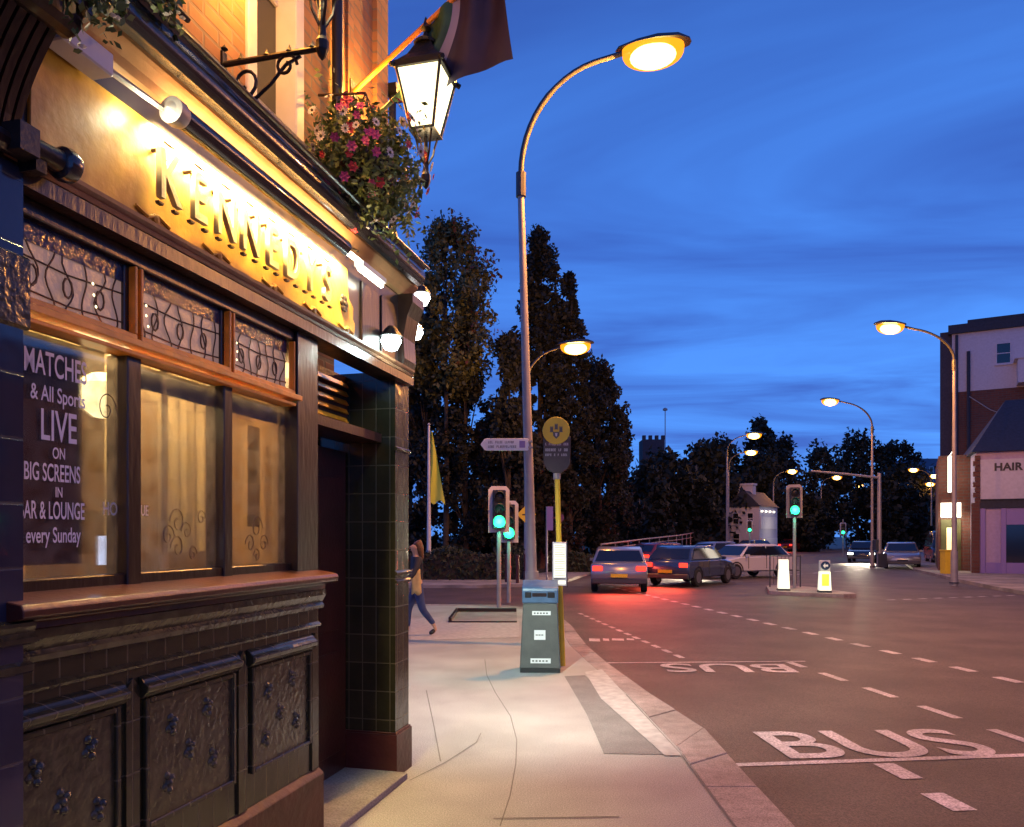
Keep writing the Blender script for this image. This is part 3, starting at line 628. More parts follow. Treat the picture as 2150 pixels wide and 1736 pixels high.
# lantern brackets and lanterns
def lantern(t, label, lit=True):
    r = pube('wall_lantern', t, -.15, 3.98, label, 'lantern', 'iron lanterns on scrolled brackets on the upper wall')
    b = MB(); b.box(-.018,.018,-.012,0,-.40,.06); b.lathe([(.0,.06),(.018,.075),(0,.10)], (0,-.01,0), 8); b.build('wall_plate', M['iron'], r)
    b = MB(); b.tube([(0,-.01,0),(0,-.53,0)], .014, 8)
    for y in (-.10,-.24,-.36,-.48): b.lathe([(.018,.01),(.008,.025),(0,.045)], (0,y,0), 6)
    b.lathe([(0,-.06),(.018,-.04),(.03,-.01),(.03,.03),(.02,.05)], (0,-.53,0), 10); b.build('bar', M['iron'], r)
    b = MB()
    def sp(cy, cz, s, a0, a1, dirn=1):
        pts = []
        for a in np.linspace(a0, a1, 18):
            k = (a-a0)/(a1-a0); rr = s*(1-.72*k); pts.append((0, cy+rr*math.cos(a)*dirn, cz+rr*math.sin(a)))
        b.tube(pts, .0085, 6)
    sp(-.12,-.10,.085,math.pi*1.9,-math.pi*.6,1); sp(-.34,-.055,.06,0,math.pi*2.4,-1); sp(-.085,-.28,.06,math.pi*.3,math.pi*2.4,1)
    b.tube([(0,-.02,-.34),(0,-.09,-.26),(0,-.16,-.20),(0,-.26,-.13),(0,-.34,-.05),(0,-.42,-.02)], .0085, 6)
    b.tube([(0,-.02,-.12),(0,-.03,-.20),(0,-.09,-.28),(0,-.10,-.36)], .0085, 6)
    b.build('scroll', M['iron'], r)
    h = .30
    b = MB(); b.tube([(0,-.53,.03),(0,-.53,h-.02)], [.02,.012], 8)
    for a in range(4):
        t_ = a*math.pi/2+math.pi/4
        b.tube([(.012*math.cos(t_),-.53+.012*math.sin(t_),.10),(.05*math.cos(t_),-.53+.05*math.sin(t_),.17),(.06*math.cos(t_),-.53+.06*math.sin(t_),.22),(.085*math.cos(t_),-.53+.085*math.sin(t_),h)], .007, 5)
    b.build('stem', M['iron'], r)
    cc = (0,-.53)
    b = MB(); b.frustum(cc,.12,.105,h-.01,h+.015)
    for a in range(4):
        t_ = a*math.pi/2+math.pi/4
        b.tube([(.105*math.cos(t_),cc[1]+.105*math.sin(t_),h),(.205*math.cos(t_),cc[1]+.205*math.sin(t_),h+.37)], .010, 5)
        b.tube([(.215*math.cos(t_),cc[1]+.215*math.sin(t_),h+.38),(.245*math.cos(t_),cc[1]+.245*math.sin(t_),h+.37)], .016, 6)
    b.frustum(cc,.225,.225,h+.36,h+.40); b.build('frame', M['iron'], r)
    b = MB(); b.frustum(cc,.098,.196,h+.015,h+.36); b.build('glass', M['em_lantern'], r)
    b = MB(); b.frustum(cc,.215,.13,h+.40,h+.47); b.frustum(cc,.13,.07,h+.47,h+.56); b.lathe([(.075,h+.56),(.08,h+.575),(.05,h+.60),(.02,h+.625),(.012,h+.65),(.035,h+.67),(.02,h+.69),(.006,h+.74),(0,h+.75)], (cc[0],cc[1],0), 12); b.build('roof', M['iron'], r)
    point('lantern_glow', (0,-.53,h-.08), 3.2, (1,.72,.36), .06, r)
    point('lantern_glow', (0,-.20,h+.25), 40, (1,.40,.06), .12, r)  # extra orange point off the lantern, added to brighten the brick
    return r
lantern(-.655, 'lit iron lantern on the corner bracket beside the hanging flowers and flag')
lantern(-2.03, 'iron lantern cut off by the photo top above the scrolled black bracket')
# round lamps round the corner
def globe(t, d, z, label, s=1.0, P=30, col=(1,.97,.9), m='em_white', arm=None):
    r = pube('round_lamp', t, d, z, label, 'lamp', 'bright round lamps round the pub corner')
    b = MB(); b.lathe([(0,-.05*s),(.03*s,-.04*s),(.05*s,0),(.03*s,.04*s),(.0,.05*s)], (0,0,0), 14); b.build('bulb', M[m], r, smooth=True)
    b = MB(); b.lathe([(.055*s,.02*s),(.03*s,.055*s),(.015*s,.07*s)], (0,0,0), 14); b.tube([(0,0,.07*s)]+(arm or [(-.1,.0,.09),(-.3,.05,.06)]), .009, 6); b.build('fitting', M['iron'], r)
    return r
a_ = [(-.12,.06,.10),(-.36,.12,.05)]
globe(.35,-.032,3.56,'topmost white round lamp round the pub corner, just under the tree leaves',1.4,arm=a_)
globe(.35,-.08,3.29,'smaller white round lamp below the topmost one at the pub corner',1.2,arm=a_)
globe(-.56,.10,2.99,'largest blue-white lamp glaring at the right end of the fascia ledge',1.4,m='em_cool',arm=[(0,.05,.02),(0,.09,0)])
g4 = globe(.30,-.13,2.93,'small greenish lamp lowest of those round the pub corner',.9,m='em_cool',arm=a_)
def spot(loc, power, col, target, ang, r=.05, blend=.6):
    l = bpy.data.lights.new('spot', 'SPOT'); l.energy = power; l.color = col; l.spot_size = R(ang); l.spot_blend = blend; l.shadow_soft_size = r
    o = bpy.data.objects.new('corner_light', l); C.objects.link(o); o.location = loc
    o.rotation_euler = (Vector(target)-Vector(loc)).to_track_quat('-Z', 'Y').to_euler(); return o
spot(pw(.36,.0,3.50), 1500, (1,.98,.86), (.0,8.4,0), 96, .06, 1.0)
spot(pw(.36,-.0,2.95), 300, (.3,1,.75), (-.3,10.2,0), 34, .06)
point('corner_light', pw(-.56,.24,2.93), 9, (.75,1,.95), .04)
# ================================================================== LEAVES
def leafmesh(name, pts, size, m, parent=None, seed=0, drop=0, aspect=.7):
    rng = np.random.default_rng(seed); n = len(pts); pts = np.asarray(pts, float)
    nrm = rng.normal(size=(n,3)); nrm /= np.linalg.norm(nrm,axis=1)[:,None]
    a = np.cross(nrm, rng.normal(size=(n,3))); a /= np.linalg.norm(a,axis=1)[:,None]; b = np.cross(nrm, a)
    s = size*rng.uniform(.6,1.4,(n,1)); a = a*s; b = b*s*aspect
    v = np.stack([pts-a, pts-b*.8+a*.1, pts+a, pts+b*.8+a*.1], 1).reshape(-1,3)
    me = bpy.data.meshes.new(name); f = np.arange(n*4).reshape(-1,4)
    me.from_pydata(v.tolist(), [], f.tolist()); me.update()
    me.materials.append(M[m]); o = bpy.data.objects.new(name, me); C.objects.link(o)
    if parent is not None: o.parent = parent
    return o
def crown(n, shape, h0, h1, rad, seed, clumps=60, cl=.16, gaps=.0):
    """points in leaf clumps spread through a crown; shape(u)->relative radius at height u in 0..1"""
    rng = np.random.default_rng(seed); P = []
    cs = []
    while len(cs) < clumps:
        u = rng.random(); ang = rng.random()*2*math.pi; rr = rad*shape(u)*math.sqrt(rng.uniform(.10,1))*(1+.20*math.sin(3*ang+seed)+.20*math.sin(13*u+2*ang+seed))
        cs.append((rr*math.cos(ang), rr*math.sin(ang), h0+(h1-h0)*u, cl*rad*rng.uniform(.35,1.35)))
    cs = np.array(cs); idx = rng.integers(0, clumps, n)
    off = rng.normal(size=(n,3)); off /= np.linalg.norm(off,axis=1)[:,None]; off *= (rng.random((n,1))**.45)
    return cs[idx,:3]+off*cs[idx,3:4]*np.array([1,1,1.25]), cs
def tree(x, y, h0, h1, rad, label, shape, m='leaf_dark', n=5000, clumps=70, cl=.2, size=.22, seed=1, name='broadleaf_tree', group=None, trunk=.25, extra=None):
    r = tag(empty(name, (x, y, 0)), label, 'tree', group)
    pts, cs = crown(n, shape, h0, h1, rad, seed, clumps, cl)
    cr = leafmesh('crown', pts, size, m, r, seed)
    b = MB(); b.tube([(0,0,-.1),(.05,.02,h0*.6),(.0,.05,h0+(h1-h0)*.35),(.05,0,h0+(h1-h0)*.8)], [trunk,trunk*.75,trunk*.5,trunk*.15], 8)
    rng = np.random.default_rng(seed)
    for c in cs[rng.integers(0,len(cs),14)]:
        z0 = h0+max(0,(c[2]-h0))*.55-.3; b.tube([(0,0.03,z0),(c[0]*.5,c[1]*.5,(z0+c[2])/2+.1),(c[0],c[1],c[2])], [trunk*.3,trunk*.17,trunk*.05], 5)
    b.build('trunk', M['bark'], r, smooth=True)
    if extra: extra(r)
    return r
round_ = lambda u: math.sqrt(max(0,1-(2*u-1)**2))*.95+.05
egg = lambda u: max(.05, math.sin(math.pi*min(1,u*.92+.06))**.6)*(1-.25*u)
col_ = lambda u: min(1, .55+2.2*u)*(1-max(0,u-.35)/.65*.78)
colb = lambda u: min(1, .6+2*u)*(1-max(0,u-.55)/.45)**.6 if u < .995 else .05
# near tree with reddening leaves just past the pub
t1 = tree(-3.2, 37, 8.6, 16.6, 2.9, 'tall leafy tree with reddening outer leaves rising just past the pub corner', egg, 'leaf', 16000, 170, .22, .11, 11, 'leafy_tree', None, .16)
rp_, _ = crown(1100, egg, 9.9, 16.6, 3.35, 12, 60, .16); rp_ = rp_[rp_[:,0] > .4]; leafmesh('red_leaves', rp_, .12, 'leaf_red', t1, 3)
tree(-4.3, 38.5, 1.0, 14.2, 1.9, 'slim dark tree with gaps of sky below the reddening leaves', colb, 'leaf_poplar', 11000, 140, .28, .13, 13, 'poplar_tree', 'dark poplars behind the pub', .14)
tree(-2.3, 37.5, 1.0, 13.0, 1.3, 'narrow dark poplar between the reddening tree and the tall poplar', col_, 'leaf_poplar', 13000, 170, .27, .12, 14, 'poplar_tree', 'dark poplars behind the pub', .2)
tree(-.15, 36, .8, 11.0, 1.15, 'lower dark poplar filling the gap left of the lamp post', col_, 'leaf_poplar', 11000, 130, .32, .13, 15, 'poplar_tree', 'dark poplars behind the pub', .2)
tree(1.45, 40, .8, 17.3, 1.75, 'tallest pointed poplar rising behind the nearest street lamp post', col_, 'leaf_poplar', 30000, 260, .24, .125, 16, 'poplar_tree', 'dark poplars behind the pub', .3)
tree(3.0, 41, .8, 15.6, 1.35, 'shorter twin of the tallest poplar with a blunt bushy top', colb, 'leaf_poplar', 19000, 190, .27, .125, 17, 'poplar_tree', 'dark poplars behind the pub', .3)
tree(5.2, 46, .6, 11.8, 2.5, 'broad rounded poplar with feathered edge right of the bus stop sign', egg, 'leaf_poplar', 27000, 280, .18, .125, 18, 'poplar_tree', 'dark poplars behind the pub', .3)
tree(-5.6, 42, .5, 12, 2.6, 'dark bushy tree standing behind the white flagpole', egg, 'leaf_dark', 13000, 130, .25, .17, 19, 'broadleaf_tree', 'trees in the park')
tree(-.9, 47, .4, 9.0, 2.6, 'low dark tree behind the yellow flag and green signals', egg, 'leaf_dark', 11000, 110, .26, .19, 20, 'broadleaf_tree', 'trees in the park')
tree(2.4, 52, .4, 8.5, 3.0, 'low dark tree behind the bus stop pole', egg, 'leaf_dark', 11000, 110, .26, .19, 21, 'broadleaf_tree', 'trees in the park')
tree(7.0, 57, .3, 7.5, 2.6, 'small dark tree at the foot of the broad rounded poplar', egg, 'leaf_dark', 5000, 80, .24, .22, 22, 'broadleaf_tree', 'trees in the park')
# distant trees either side of the far street
FT = [(14.8,72,.3,9.3,4.0,'dark round tree nearest the ruined tower'),(19.8,78,.3,10.3,4.2,'second dark tree left of the white house'),(17.0,70,.2,6.3,3.0,'low bushy tree in front of the second dark tree'),
      (25.8,95,.3,13.0,4.6,'dark tree directly behind the white house chimney'),(32.5,100,1,16.4,3.6,'tall knobbly tree behind the pair of stacked orange lamps'),(36.5,104,.5,14.0,5.0,'dark tree behind the big green traffic light'),
      (43.0,106,.5,13.5,4.4,'dark tree just left of the curved lamp arm'),(49.5,110,.5,15.8,4.6,'rounded tree behind the curved lamp post'),(55.5,112,.5,15.4,4.8,'broad domed tree right of the curved lamp post'),
      (60.5,116,.5,11.5,4.6,'lower tree beside the distant office block'),(42.0,82,.2,6.5,3.0,'low dark tree below the gantry arm'),(34.0,88,.2,6.0,3.0,'bushy tree beside the far green signals'),(62,96,.2,7.0,3.0,'small dark tree beside the tall grey block'),
      (24.6,80,.2,5.0,2.0,'small shrubby tree at the corner of the white house'),
      (29.0,92,.2,11.2,4.2,'wide dark tree filling the treeline right of the white house'),(53,104,.2,11.0,5.0,'wide dark tree behind the curved lamp post foot'),(11.6,66,.2,7.2,2.8,'dark tree between the rounded poplar and the stone tower'),(22.6,84,.2,9.6,3.6,'dark tree rising behind the grey bridge railing')]
for i, (x, y, h0, h1, r_, lab) in enumerate(FT):
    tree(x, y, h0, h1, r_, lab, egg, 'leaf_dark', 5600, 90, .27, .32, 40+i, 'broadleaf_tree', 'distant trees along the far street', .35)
# hedge and low wall of the park, other side of the side street
def hedge(x0, x1, y, h, label, seed, n=5000, th=.8):
    rng = np.random.default_rng(seed); p = np.stack([rng.uniform(x0,x1,n), y+rng.normal(0,th*.35,n), rng.uniform(.02,h,n)],1)
    p[:,2] *= 1+.12*np.sin(p[:,0]*2.3+seed)
    r = tag(empty('hedge', ((x0+x1)/2, y, 0)), label, 'hedge'); p[:,0] -= (x0+x1)/2; p[:,1] -= y
    leafmesh('hedge_leaves', p, .09, 'hedge', r, seed); b = MB(); b.box(x0-(x0+x1)/2+.1, x1-(x0+x1)/2-.1, -th*.25, th*.25, 0, h*.85); b.build('hedge_core', M['bark'], r)
hedge(-14, .9, 30.2, 1.15, 'long clipped dark hedge behind the side street', 1, 9000)
hedge(1.6, 4.4, 36.5, .9, 'short dark hedge beside the bus stop timetable', 2, 2500)
def wall(name, pts, h, th, m, label, cat):
    b = MB()
    for i in range(len(pts)-1):
        a = Vector((*pts[i],0)); c = Vector((*pts[i+1],0)); n = (c-a).normalized().cross(Vector((0,0,1)))*th/2
        b.prism([(a-n).xy, (a+n).xy, (c+n).xy, (c-n).xy], 0, h)
    o = b.build(name, M[m]); return tag(o, label, cat)
wl = wall('park_wall', [(4.7,40.5),(8.9,51),(13.4,61.5)], .85, .35, 'concrete_b', 'low stone wall curving along the road edge under the trees', 'wall')
b = MB()
pp = [(4.7,40.5),(8.9,51),(13.4,61.5),(16.4,69)]
b.tube([(x,y,1.25+.25*i) for i,(x,y) in enumerate(pp)], .05, 6); b.tube([(x,y,1.0+.2*i) for i,(x,y) in enumerate(pp)], .03, 6)
for i in range(12):
    t = i/11*2.99; k = int(t); x = pp[k][0]+(pp[k+1][0]-pp[k][0])*(t-k); y = pp[k][1]+(pp[k+1][1]-pp[k][1])*(t-k); b.tube([(x,y,0),(x,y,1.25+.25*t)], .035, 6)
tag(b.build('bridge_railing', M['steel']), 'grey metal rail climbing beside the road towards the white house', 'railing')
# round tower and mast above the trees
tw = tag(empty('stone_tower', (17.8,96,0)), 'dark square-topped stone tower above the distant trees', 'tower')
b = MB(); b.box(-1.7,1.0,-1.4,1.4,0,13.6); 
for k in range(4): b.box(-1.7+k*.78,-1.3+k*.78,-1.4,-.9,13.6,14.1)
b.build('shaft', M['tower'], tw)
b = MB(); b.tube([(1.35,0,0),(1.35,0,17.4)], .06, 6); b.lathe([(0,-.2),(.3,-.1),(.3,.1),(0,.25)], (1.35,0,17.5), 8); b.build('mast', M['steel'], tw)
# ================================================================== STREET LAMPS
def street_lamp(base, head, label, joint=None, far=False, power=0, lean=0.0, rad=.085, em='em_sodium', tower=False, hs=1.0):
    """base (x,y), head (x,y,z) : post, curved arm, lantern"""
    bx, by = base; hx, hy, hz = head
    r = tag(empty('street_lamp', (bx, by, 0)), label, 'street lamp', 'orange street lamps along the road')
    dx, dy = hx-bx, hy-by; dxy = math.hypot(dx, dy); ux, uy = dx/dxy, dy/dxy
    jz = joint or hz-1.65
    lx = lean*jz
    n = 6 if far else 10
    b = MB(); b.tube([(0,0,-.1),(lx*.12,0,1.15)], [rad*1.35,rad*1.3], n); b.tube([(lx*.12,0,1.15),(lx,0,jz)], [rad,rad*.62], n)
    b.build('post', M['steel'], r, smooth=True)
    b = MB(); b.tube([(lx-.0,0,jz-.05),(lx,0,jz+.32)], rad*.95, n); b.build('collar', M['steeldark'], r)
    b = MB(); b.tube([(0,0,0),(0,0,.04)], rad*2, n); b.build('base_plate', M['steeldark'], r)
    b = MB(); pts = []
    ra = min(dxy*.75, hz-jz-.15)
    top = hz+.02
    for i in range(13):
        a = i/12*math.pi*.44
        pts.append((lx+ux*(dxy*.62)*(1-math.cos(a))/(1-math.cos(math.pi*.44)), uy*(dxy*.62)*(1-math.cos(a))/(1-math.cos(math.pi*.44)), jz+.3+(top-jz-.42)*math.sin(a)/math.sin(math.pi*.44)))
    pts.append((dx-.35*ux, dy-.35*uy, hz+.02))
    b.tube(pts, [rad*.55]*8+[rad*.45]*6, n); b.build('arm', M['steeldark'], r, smooth=True)
    hd = empty('lamp_head', (dx, dy, hz), math.atan2(uy, ux)); hd.parent = r; 
    k = hs
    b = MB(); b.lathe([(.0,-.38*k),(.06*k,-.34*k),(.12*k,-.15*k),(.15*k,.05*k),(.13*k,.25*k),(.06*k,.36*k),(0,.38*k)], (0,0,0), 12, 'x')
    b.v = [(x, y*1.0, max(-.0,z*.6)+.03*k) for x,y,z in b.v]; b.build('housing', M['steeldark'], hd, smooth=True)
    b = MB(); q = [(math.sin(math.pi*i/14)**.8*.155*k, -.31*k*math.cos(math.pi*i/14)) for i in range(15)]
    b.lathe(q, (0,0,0), 20, 'x'); b.v = [(x, y*1.15, min(.01,z*1.25)) for x,y,z in b.v]; b.build('bowl', M[em], hd, smooth=True)  # oversized orange bowl; the lamp's glare is put into its shape
    b = MB(); q = [(math.sin(math.pi*i/10)*.12*k, -.23*k*math.cos(math.pi*i/10)) for i in range(11)]
    b.lathe(q, (0,0,-.07*k), 16, 'x'); b.build('bulb', M['em_core'], hd, smooth=True)
    if power:
        point('lamp_light', (0,0,-.235*k), power*1.05, SOD, .06*k, hd)
    return r
street_lamp((.33,12.0), (2.13,11.6,9.05), 'nearest and tallest lamp post with a big curved arm, glowing over the road', joint=7.05, power=3000, lean=-.027, hs=1.5)
street_lamp((.55,30.0), (2.45,29.6,9.05), 'lamp glowing in front of the tall poplar, its post hidden by the nearest post', joint=7.3, power=1300, em='em_sodium', hs=1.9)
street_lamp((15.9,27.6), (13.5,27.4,9.2), 'lamp on the slim post before the tall grey block', joint=7.7, power=1800, rad=.09, hs=1.6)
street_lamp((19.8,42.2), (17.4,42.0,9.1), 'lamp with a round curved arm against the sky right of the gantry', joint=7.4, power=900, rad=.085, hs=1.5)
for (px, py, Y, side, lab) in ((1583,912,57,-1,'upper of the two stacked orange lamps above the white house'),(1577,948,68,-1,'lower of the two stacked orange lamps above the white house'),(1663,988,82,-1,'orange lamp just above the big green traffic light'),
        (1757,1001,97,-1,'orange lamp hanging below the middle of the gantry arm'),(1805,1018,113,-1,'small orange lamp nearest left of the gantry post'),(1870,1033,131,-1,'small orange lamp first right of the gantry post'),
        (1914,1031,129,1,'small orange lamp second right of the gantry post'),(1918,985,86,1,'orange lamp before the distant office block'),(1953,1015,100,1,'orange lamp beside the tall block edge'),(1962,998,96,1,'pinkish small lamp above the one beside the tall block')):
    p = dep(px, py, Y); s = 2.0*side
    street_lamp((p.x+s, p.y), (p.x, p.y, p.z), lab, joint=p.z-1.6, far=True, power=(700 if Y < 90 else 250), rad=.09, em='em_sodium_far', hs=2.0 if Y > 90 else 1.8)
street_lamp((14.6,15.5), (12.2,15.4,9.2), 'street lamp beyond the right edge of the photo', joint=7.6, power=2600, hs=1.5)
street_lamp((1.35,-7.0), (3.3,-7.0,9.0), 'street lamp behind the photographer', joint=7.2, power=380, hs=1.5)
street_lamp((14.6,-4.0), (12.2,-4.0,9.0), 'second street lamp beyond the right edge of the photo', joint=7.2, power=350, hs=1.5)
# ================================================================== STREET FURNITURE
# litter bin
bn = tag(empty('litter_bin', (.36,9.72,0), R(-3)), 'dark grey litter bin with blue hood and white stickers on the pavement', 'bin')
b = MB(); w0, w1 = .255, .215
b.add([(-w0,-.2,.05),(w0,-.2,.05),(w0,.22,.05),(-w0,.22,.05),(-w1,-.17,.86),(w1,-.17,.86),(w1,.2,.86),(-w1,.2,.86)], [(0,3,2,1),(4,5,6,7),(0,1,5,4),(1,2,6,5),(2,3,7,6),(3,0,4,7)]); b.build('body', M['grey_panel'], bn, bevel=.012)
b = MB(); b.box(-.25,.25,-.19,.21,0,.05); b.build('base', M['binrim'], bn)
b = MB(); b.prism([(-.175,.86),(.2,.86),(.2,1.12),(.12,1.14),(-.16,1.06),(-.178,1.03)], -.225, .225, 'x'); b.build('hood', M['blue_panel'], bn, bevel=.012)
b = MB(); b.box(-.19,-.11,-.185,-.16,.93,1.0); b.box(.09,.18,-.185,-.16,.93,1.0); b.each('opening', M['black'], bn, bevel=.006)
b = MB(); b.box(-.10,.08,-.184,-.16,.945,.99); b.build('hood_plate', M['darkwood'], bn, bevel=.004)
for (x0,x1,z0,z1) in ((-.10,.13,.715,.765),(-.075,.065,.41,.53),(-.12,.13,.12,.18)):
    b = MB(); yy = lambda z: -.2+.03*(z-.05)/.81-.003
    b.add([(x0,yy(z0),z0),(x1,yy(z0),z0),(x1,yy(z1),z1),(x0,yy(z1),z1),(x0,yy(z0)+.004,z0),(x1,yy(z0)+.004,z0),(x1,yy(z1)+.004,z1),(x0,yy(z1)+.004,z1)], [(0,1,2,3),(4,7,6,5),(0,4,5,1),(1,5,6,2),(2,6,7,3),(3,7,4,0)])
    sk = b.build('sticker', M['white'], bn)
    b = MB()
    for k in range(5): b.box(x0+.02+k*(x1-x0-.04)/5, x0+.02+(k+.6)*(x1-x0-.04)/5, yy((z0+z1)/2)-.0015, yy((z0+z1)/2)+.0, (z0+z1)/2-.010, (z0+z1)/2+.008)
    b.build('sticker_print', M['grey_panel'], sk)
# bus stop
bs = tag(empty('bus_stop_sign', (.66,10.05,0)), 'yellow bus stop pole with round yellow disc and lit timetable case', 'bus stop')
b = MB(); b.tube([(0,0,0),(-.03,0,1.0)], [.042,.036], 10); b.tube([(-.03,0,1.0),(-.07,0,2.50)], .036, 10); b.build('pole', M['yellow'], bs, smooth=True)
b = MB(); b.tube([(-.071,0,2.44),(-.073,0,2.54)], .05, 10); b.build('pole_cap', M['steel'], bs)
b = MB(); out = [(-.17,2.63),(-.12,2.56),(-.05,2.52),(.05,2.52),(.12,2.56),(.17,2.63),(.18,2.98),(.14,3.05),(-.14,3.05),(-.18,2.98)]; b.prism([(x-.075,z) for x,z in out], -.055, -.03, 'y'); b.build('sign_plate', M['signplate'], bs, bevel=.004)
b = MB(); b.lathe([(.0,-.075),(.172,-.075),(.178,-.07),(.178,-.04),(0,-.04)], (-.085,0,3.07), 36, 'y'); dc = b.build('disc', M['yellow'], bs)
b = MB(); cxx, czz = -.085, 3.08   # crest of three towers over a shield, drawn in relief
for dx, dz in ((-.06,.0),(.06,.0),(0,.035)):
    b.box(cxx+dx-.02,cxx+dx+.02,-.079,-.0745,czz+dz-.025,czz+dz+.03)
    for q in (-1,0,1): b.box(cxx+dx+q*.015-.005,cxx+dx+q*.015+.005,-.079,-.0745,czz+dz+.03,czz+dz+.042)
    b.box(cxx+dx-.026,cxx+dx+.026,-.079,-.0745,czz+dz-.032,czz+dz-.025)
b.prism([(cxx-.045,czz-.03),(cxx+.045,czz-.03),(cxx+.04,czz-.08),(cxx,czz-.12),(cxx-.04,czz-.08)], -.079, -.0745, 'y'); b.build('crest', M['grey_panel'], dc)
b = MB(); b.prism([(cxx-.015,czz-.045),(cxx+.015,czz-.045),(cxx+.01,czz-.08),(cxx,czz-.09),(cxx-.01,czz-.08)], -.082, -.079, 'y'); b.build('crest_shield', M['whitetrim'], dc)
for k, (z, h, g) in enumerate(((2.895,.030,.1),(2.82,.034,.42),(2.755,.030,.42))): strokes('route_lettering', -.225, .075, z, h, -.0575, 'whitetrim', bs, 60+k, g)
b = MB(); b.box(-.232,.082,-.0565,-.0555,2.868,2.925); b.build('sign_band', M['render_purple'], bs)
b = MB(); b.box(-.13,.05,-.06,.05,1.05,1.62); tcs = b.build('timetable_case', M['whitetrim'], bs, bevel=.006)
b = MB(); b.box(-.118,.038,-.063,-.0605,1.16,1.60); b.box(-.118,.038,-.063,-.0605,1.07,1.12); b.build('timetable', M['em_time'], tcs)
b = MB()
for k in range(14): b.box(-.108,.028 if k%3 else -.0,-.065,-.0635,1.575-k*.030,1.580-k*.030)
b.box(-.118,.038,-.0655,-.0635,1.135,1.15); b.build('timetable_print', M['grey_panel'], tcs)
b = MB(); b.box(.052,.062,-.05,.05,1.03,1.63); b.build('case_edge', M['black'], tcs)
# direction sign fixed to the lamp post
ds = tag(empty('direction_sign', (.27,11.93,3.12)), 'white arrow-shaped direction sign pointing left on the lamp post', 'sign')
b = MB(); b.prism([(-.76,0),(-.70,-.085),(-.66,-.095),(-.03,-.095),(-.01,-.08),(-.01,.08),(-.03,.095),(-.66,.095),(-.70,.085)], -.012, .008, 'y'); b.build('plate', M['white'], ds, bevel=.003)
for k, z in enumerate((.035,-.035)): strokes('sign_lettering', -.64, -.19, z, .038, -.0125, 'grey_panel', ds, 70+k, .12)
b = MB(); b.box(-.155,-.065,-.016,-.0125,-.05,.055); b.build('pictogram', M['purple_trim'], ds)
b = MB(); b.box(-.02,.05,-.02,.02,-.06,-.03); b.box(-.02,.05,-.02,.02,.03,.06); b.build('clamp', M['steel'], ds)
# yellow diamond sign behind the lamp post
dm = tag(empty('diamond_sign', (.42,22.5,0)), 'small yellow diamond warning sign half hidden by the lamp post', 'sign')
b = MB(); b.tube([(0,0,0),(0,0,2.6)], .03, 8); b.build('pole', M['steel'], dm)
b = MB(); b.prism([(-.28,2.33),(0,2.05),(.28,2.33),(0,2.61)], -.05, -.03, 'y'); pl = b.build('plate', M['yellow'], dm)
b = MB(); b.box(-.12,.12,-.055,-.051,2.30,2.34); b.box(-.02,.02,-.055,-.051,2.22,2.44); b.build('symbol', M['black'], pl)
# traffic signals
def signal(x, y, H, zl, label, face=0, s=1.0, power=60, double=False, base=0.0):
    r = tag(empty('traffic_light', (x, y, base), face), label, 'traffic light', 'traffic lights showing green')
    b = MB(); b.tube([(0,0,0),(0,0,H-.1)], .05*s, 8); b.build('pole', M['steel'], r, smooth=True)
    b = MB(); b.box(-.15*s,.15*s,-.16,.05,zl-.17,zl+.72); hs = b.build('housing', M['black'], r, bevel=.02)
    b = MB(); b.prism([(-.24*s,zl-.25),(.24*s,zl-.25),(.24*s,zl+.74),(.17*s,zl+.82),(-.17*s,zl+.82),(-.24*s,zl+.74)], .051, .06, 'y'); b.prism([(-.245*s,zl-.255),(-.225*s,zl-.255),(-.225*s,zl+.74),(-.245*s,zl+.74)], .045, .05, 'y'); b.prism([(.225*s,zl-.255),(.245*s,zl-.255),(.245*s,zl+.74),(.225*s,zl+.74)], .045, .05, 'y'); b.build('backboard', M['whitetrim'] if s == 1 else M['steel'], r)
    for k, zz in enumerate((zl, zl+.28, zl+.56)):
        b = MB(); b.lathe([(.0,-.20),(.07,-.19),(.14*s,-.168),(.14*s,-.16)], (0,0,zz), 14, 'y'); b.build('lens', M['em_green'] if k == 0 else M['black'], hs)
        b = MB(); pts = [(.12*math.cos(a), zz+.12*math.sin(a)) for a in np.linspace(-.2, math.pi+.2, 10)]; b.prism(pts+[(p[0]*.9, zz+(p[1]-zz)*.9) for p in pts[::-1]], -.30, -.16, 'y'); b.build('visor', M['black'], hs)
    if power: point('signal_light', (0,-.34,zl), power, (.1,1,.6), .08, r)
    return r
signal(-.30,17.68,2.75,2.03,'nearer green traffic light left of the lamp post', R(4), power=45)
signal(-.08,19.6,2.65,1.78,'slightly lower green traffic light close behind the first', R(2), power=30)
signal(9.05,24.6,3.25,2.53,'large bright green traffic light between the two lit bollards', R(-14), s=1.01, power=40)
signal(19.5,63,3.2,2.2,'small green traffic light before the white house', R(-15), s=1, power=12)
signal(27.6,64,3.2,2.0,'far green traffic light left of the gantry post', R(-20), s=1, power=15)
signal(45.5,86,4.8,4.1,'distant green traffic light right of the gantry post', R(-25), s=1, power=12)
# gantry arm beside the curved lamp
ga = tag(empty('gantry_arm', (19.9,41.6,0)), 'grey cantilever post with a long horizontal arm over the road', 'gantry')
b = MB(); b.tube([(0,0,0),(0,0,5.1)], [.13,.10], 8); b.build('post', M['steel'], ga, smooth=True)
b = MB(); b.tube([(0,0,4.85),(-1.9,-.1,5.05),(-3.75,-.15,5.2)], [.07,.06,.05], 8); b.build('arm', M['steel'], ga)
b = MB(); b.box(-.28,-.12,-.2,.2,.9,1.5); b.box(-.1,.35,-.15,.15,.0,.75); b.build('control_box', M['steeldark'], ga, bevel=.01)
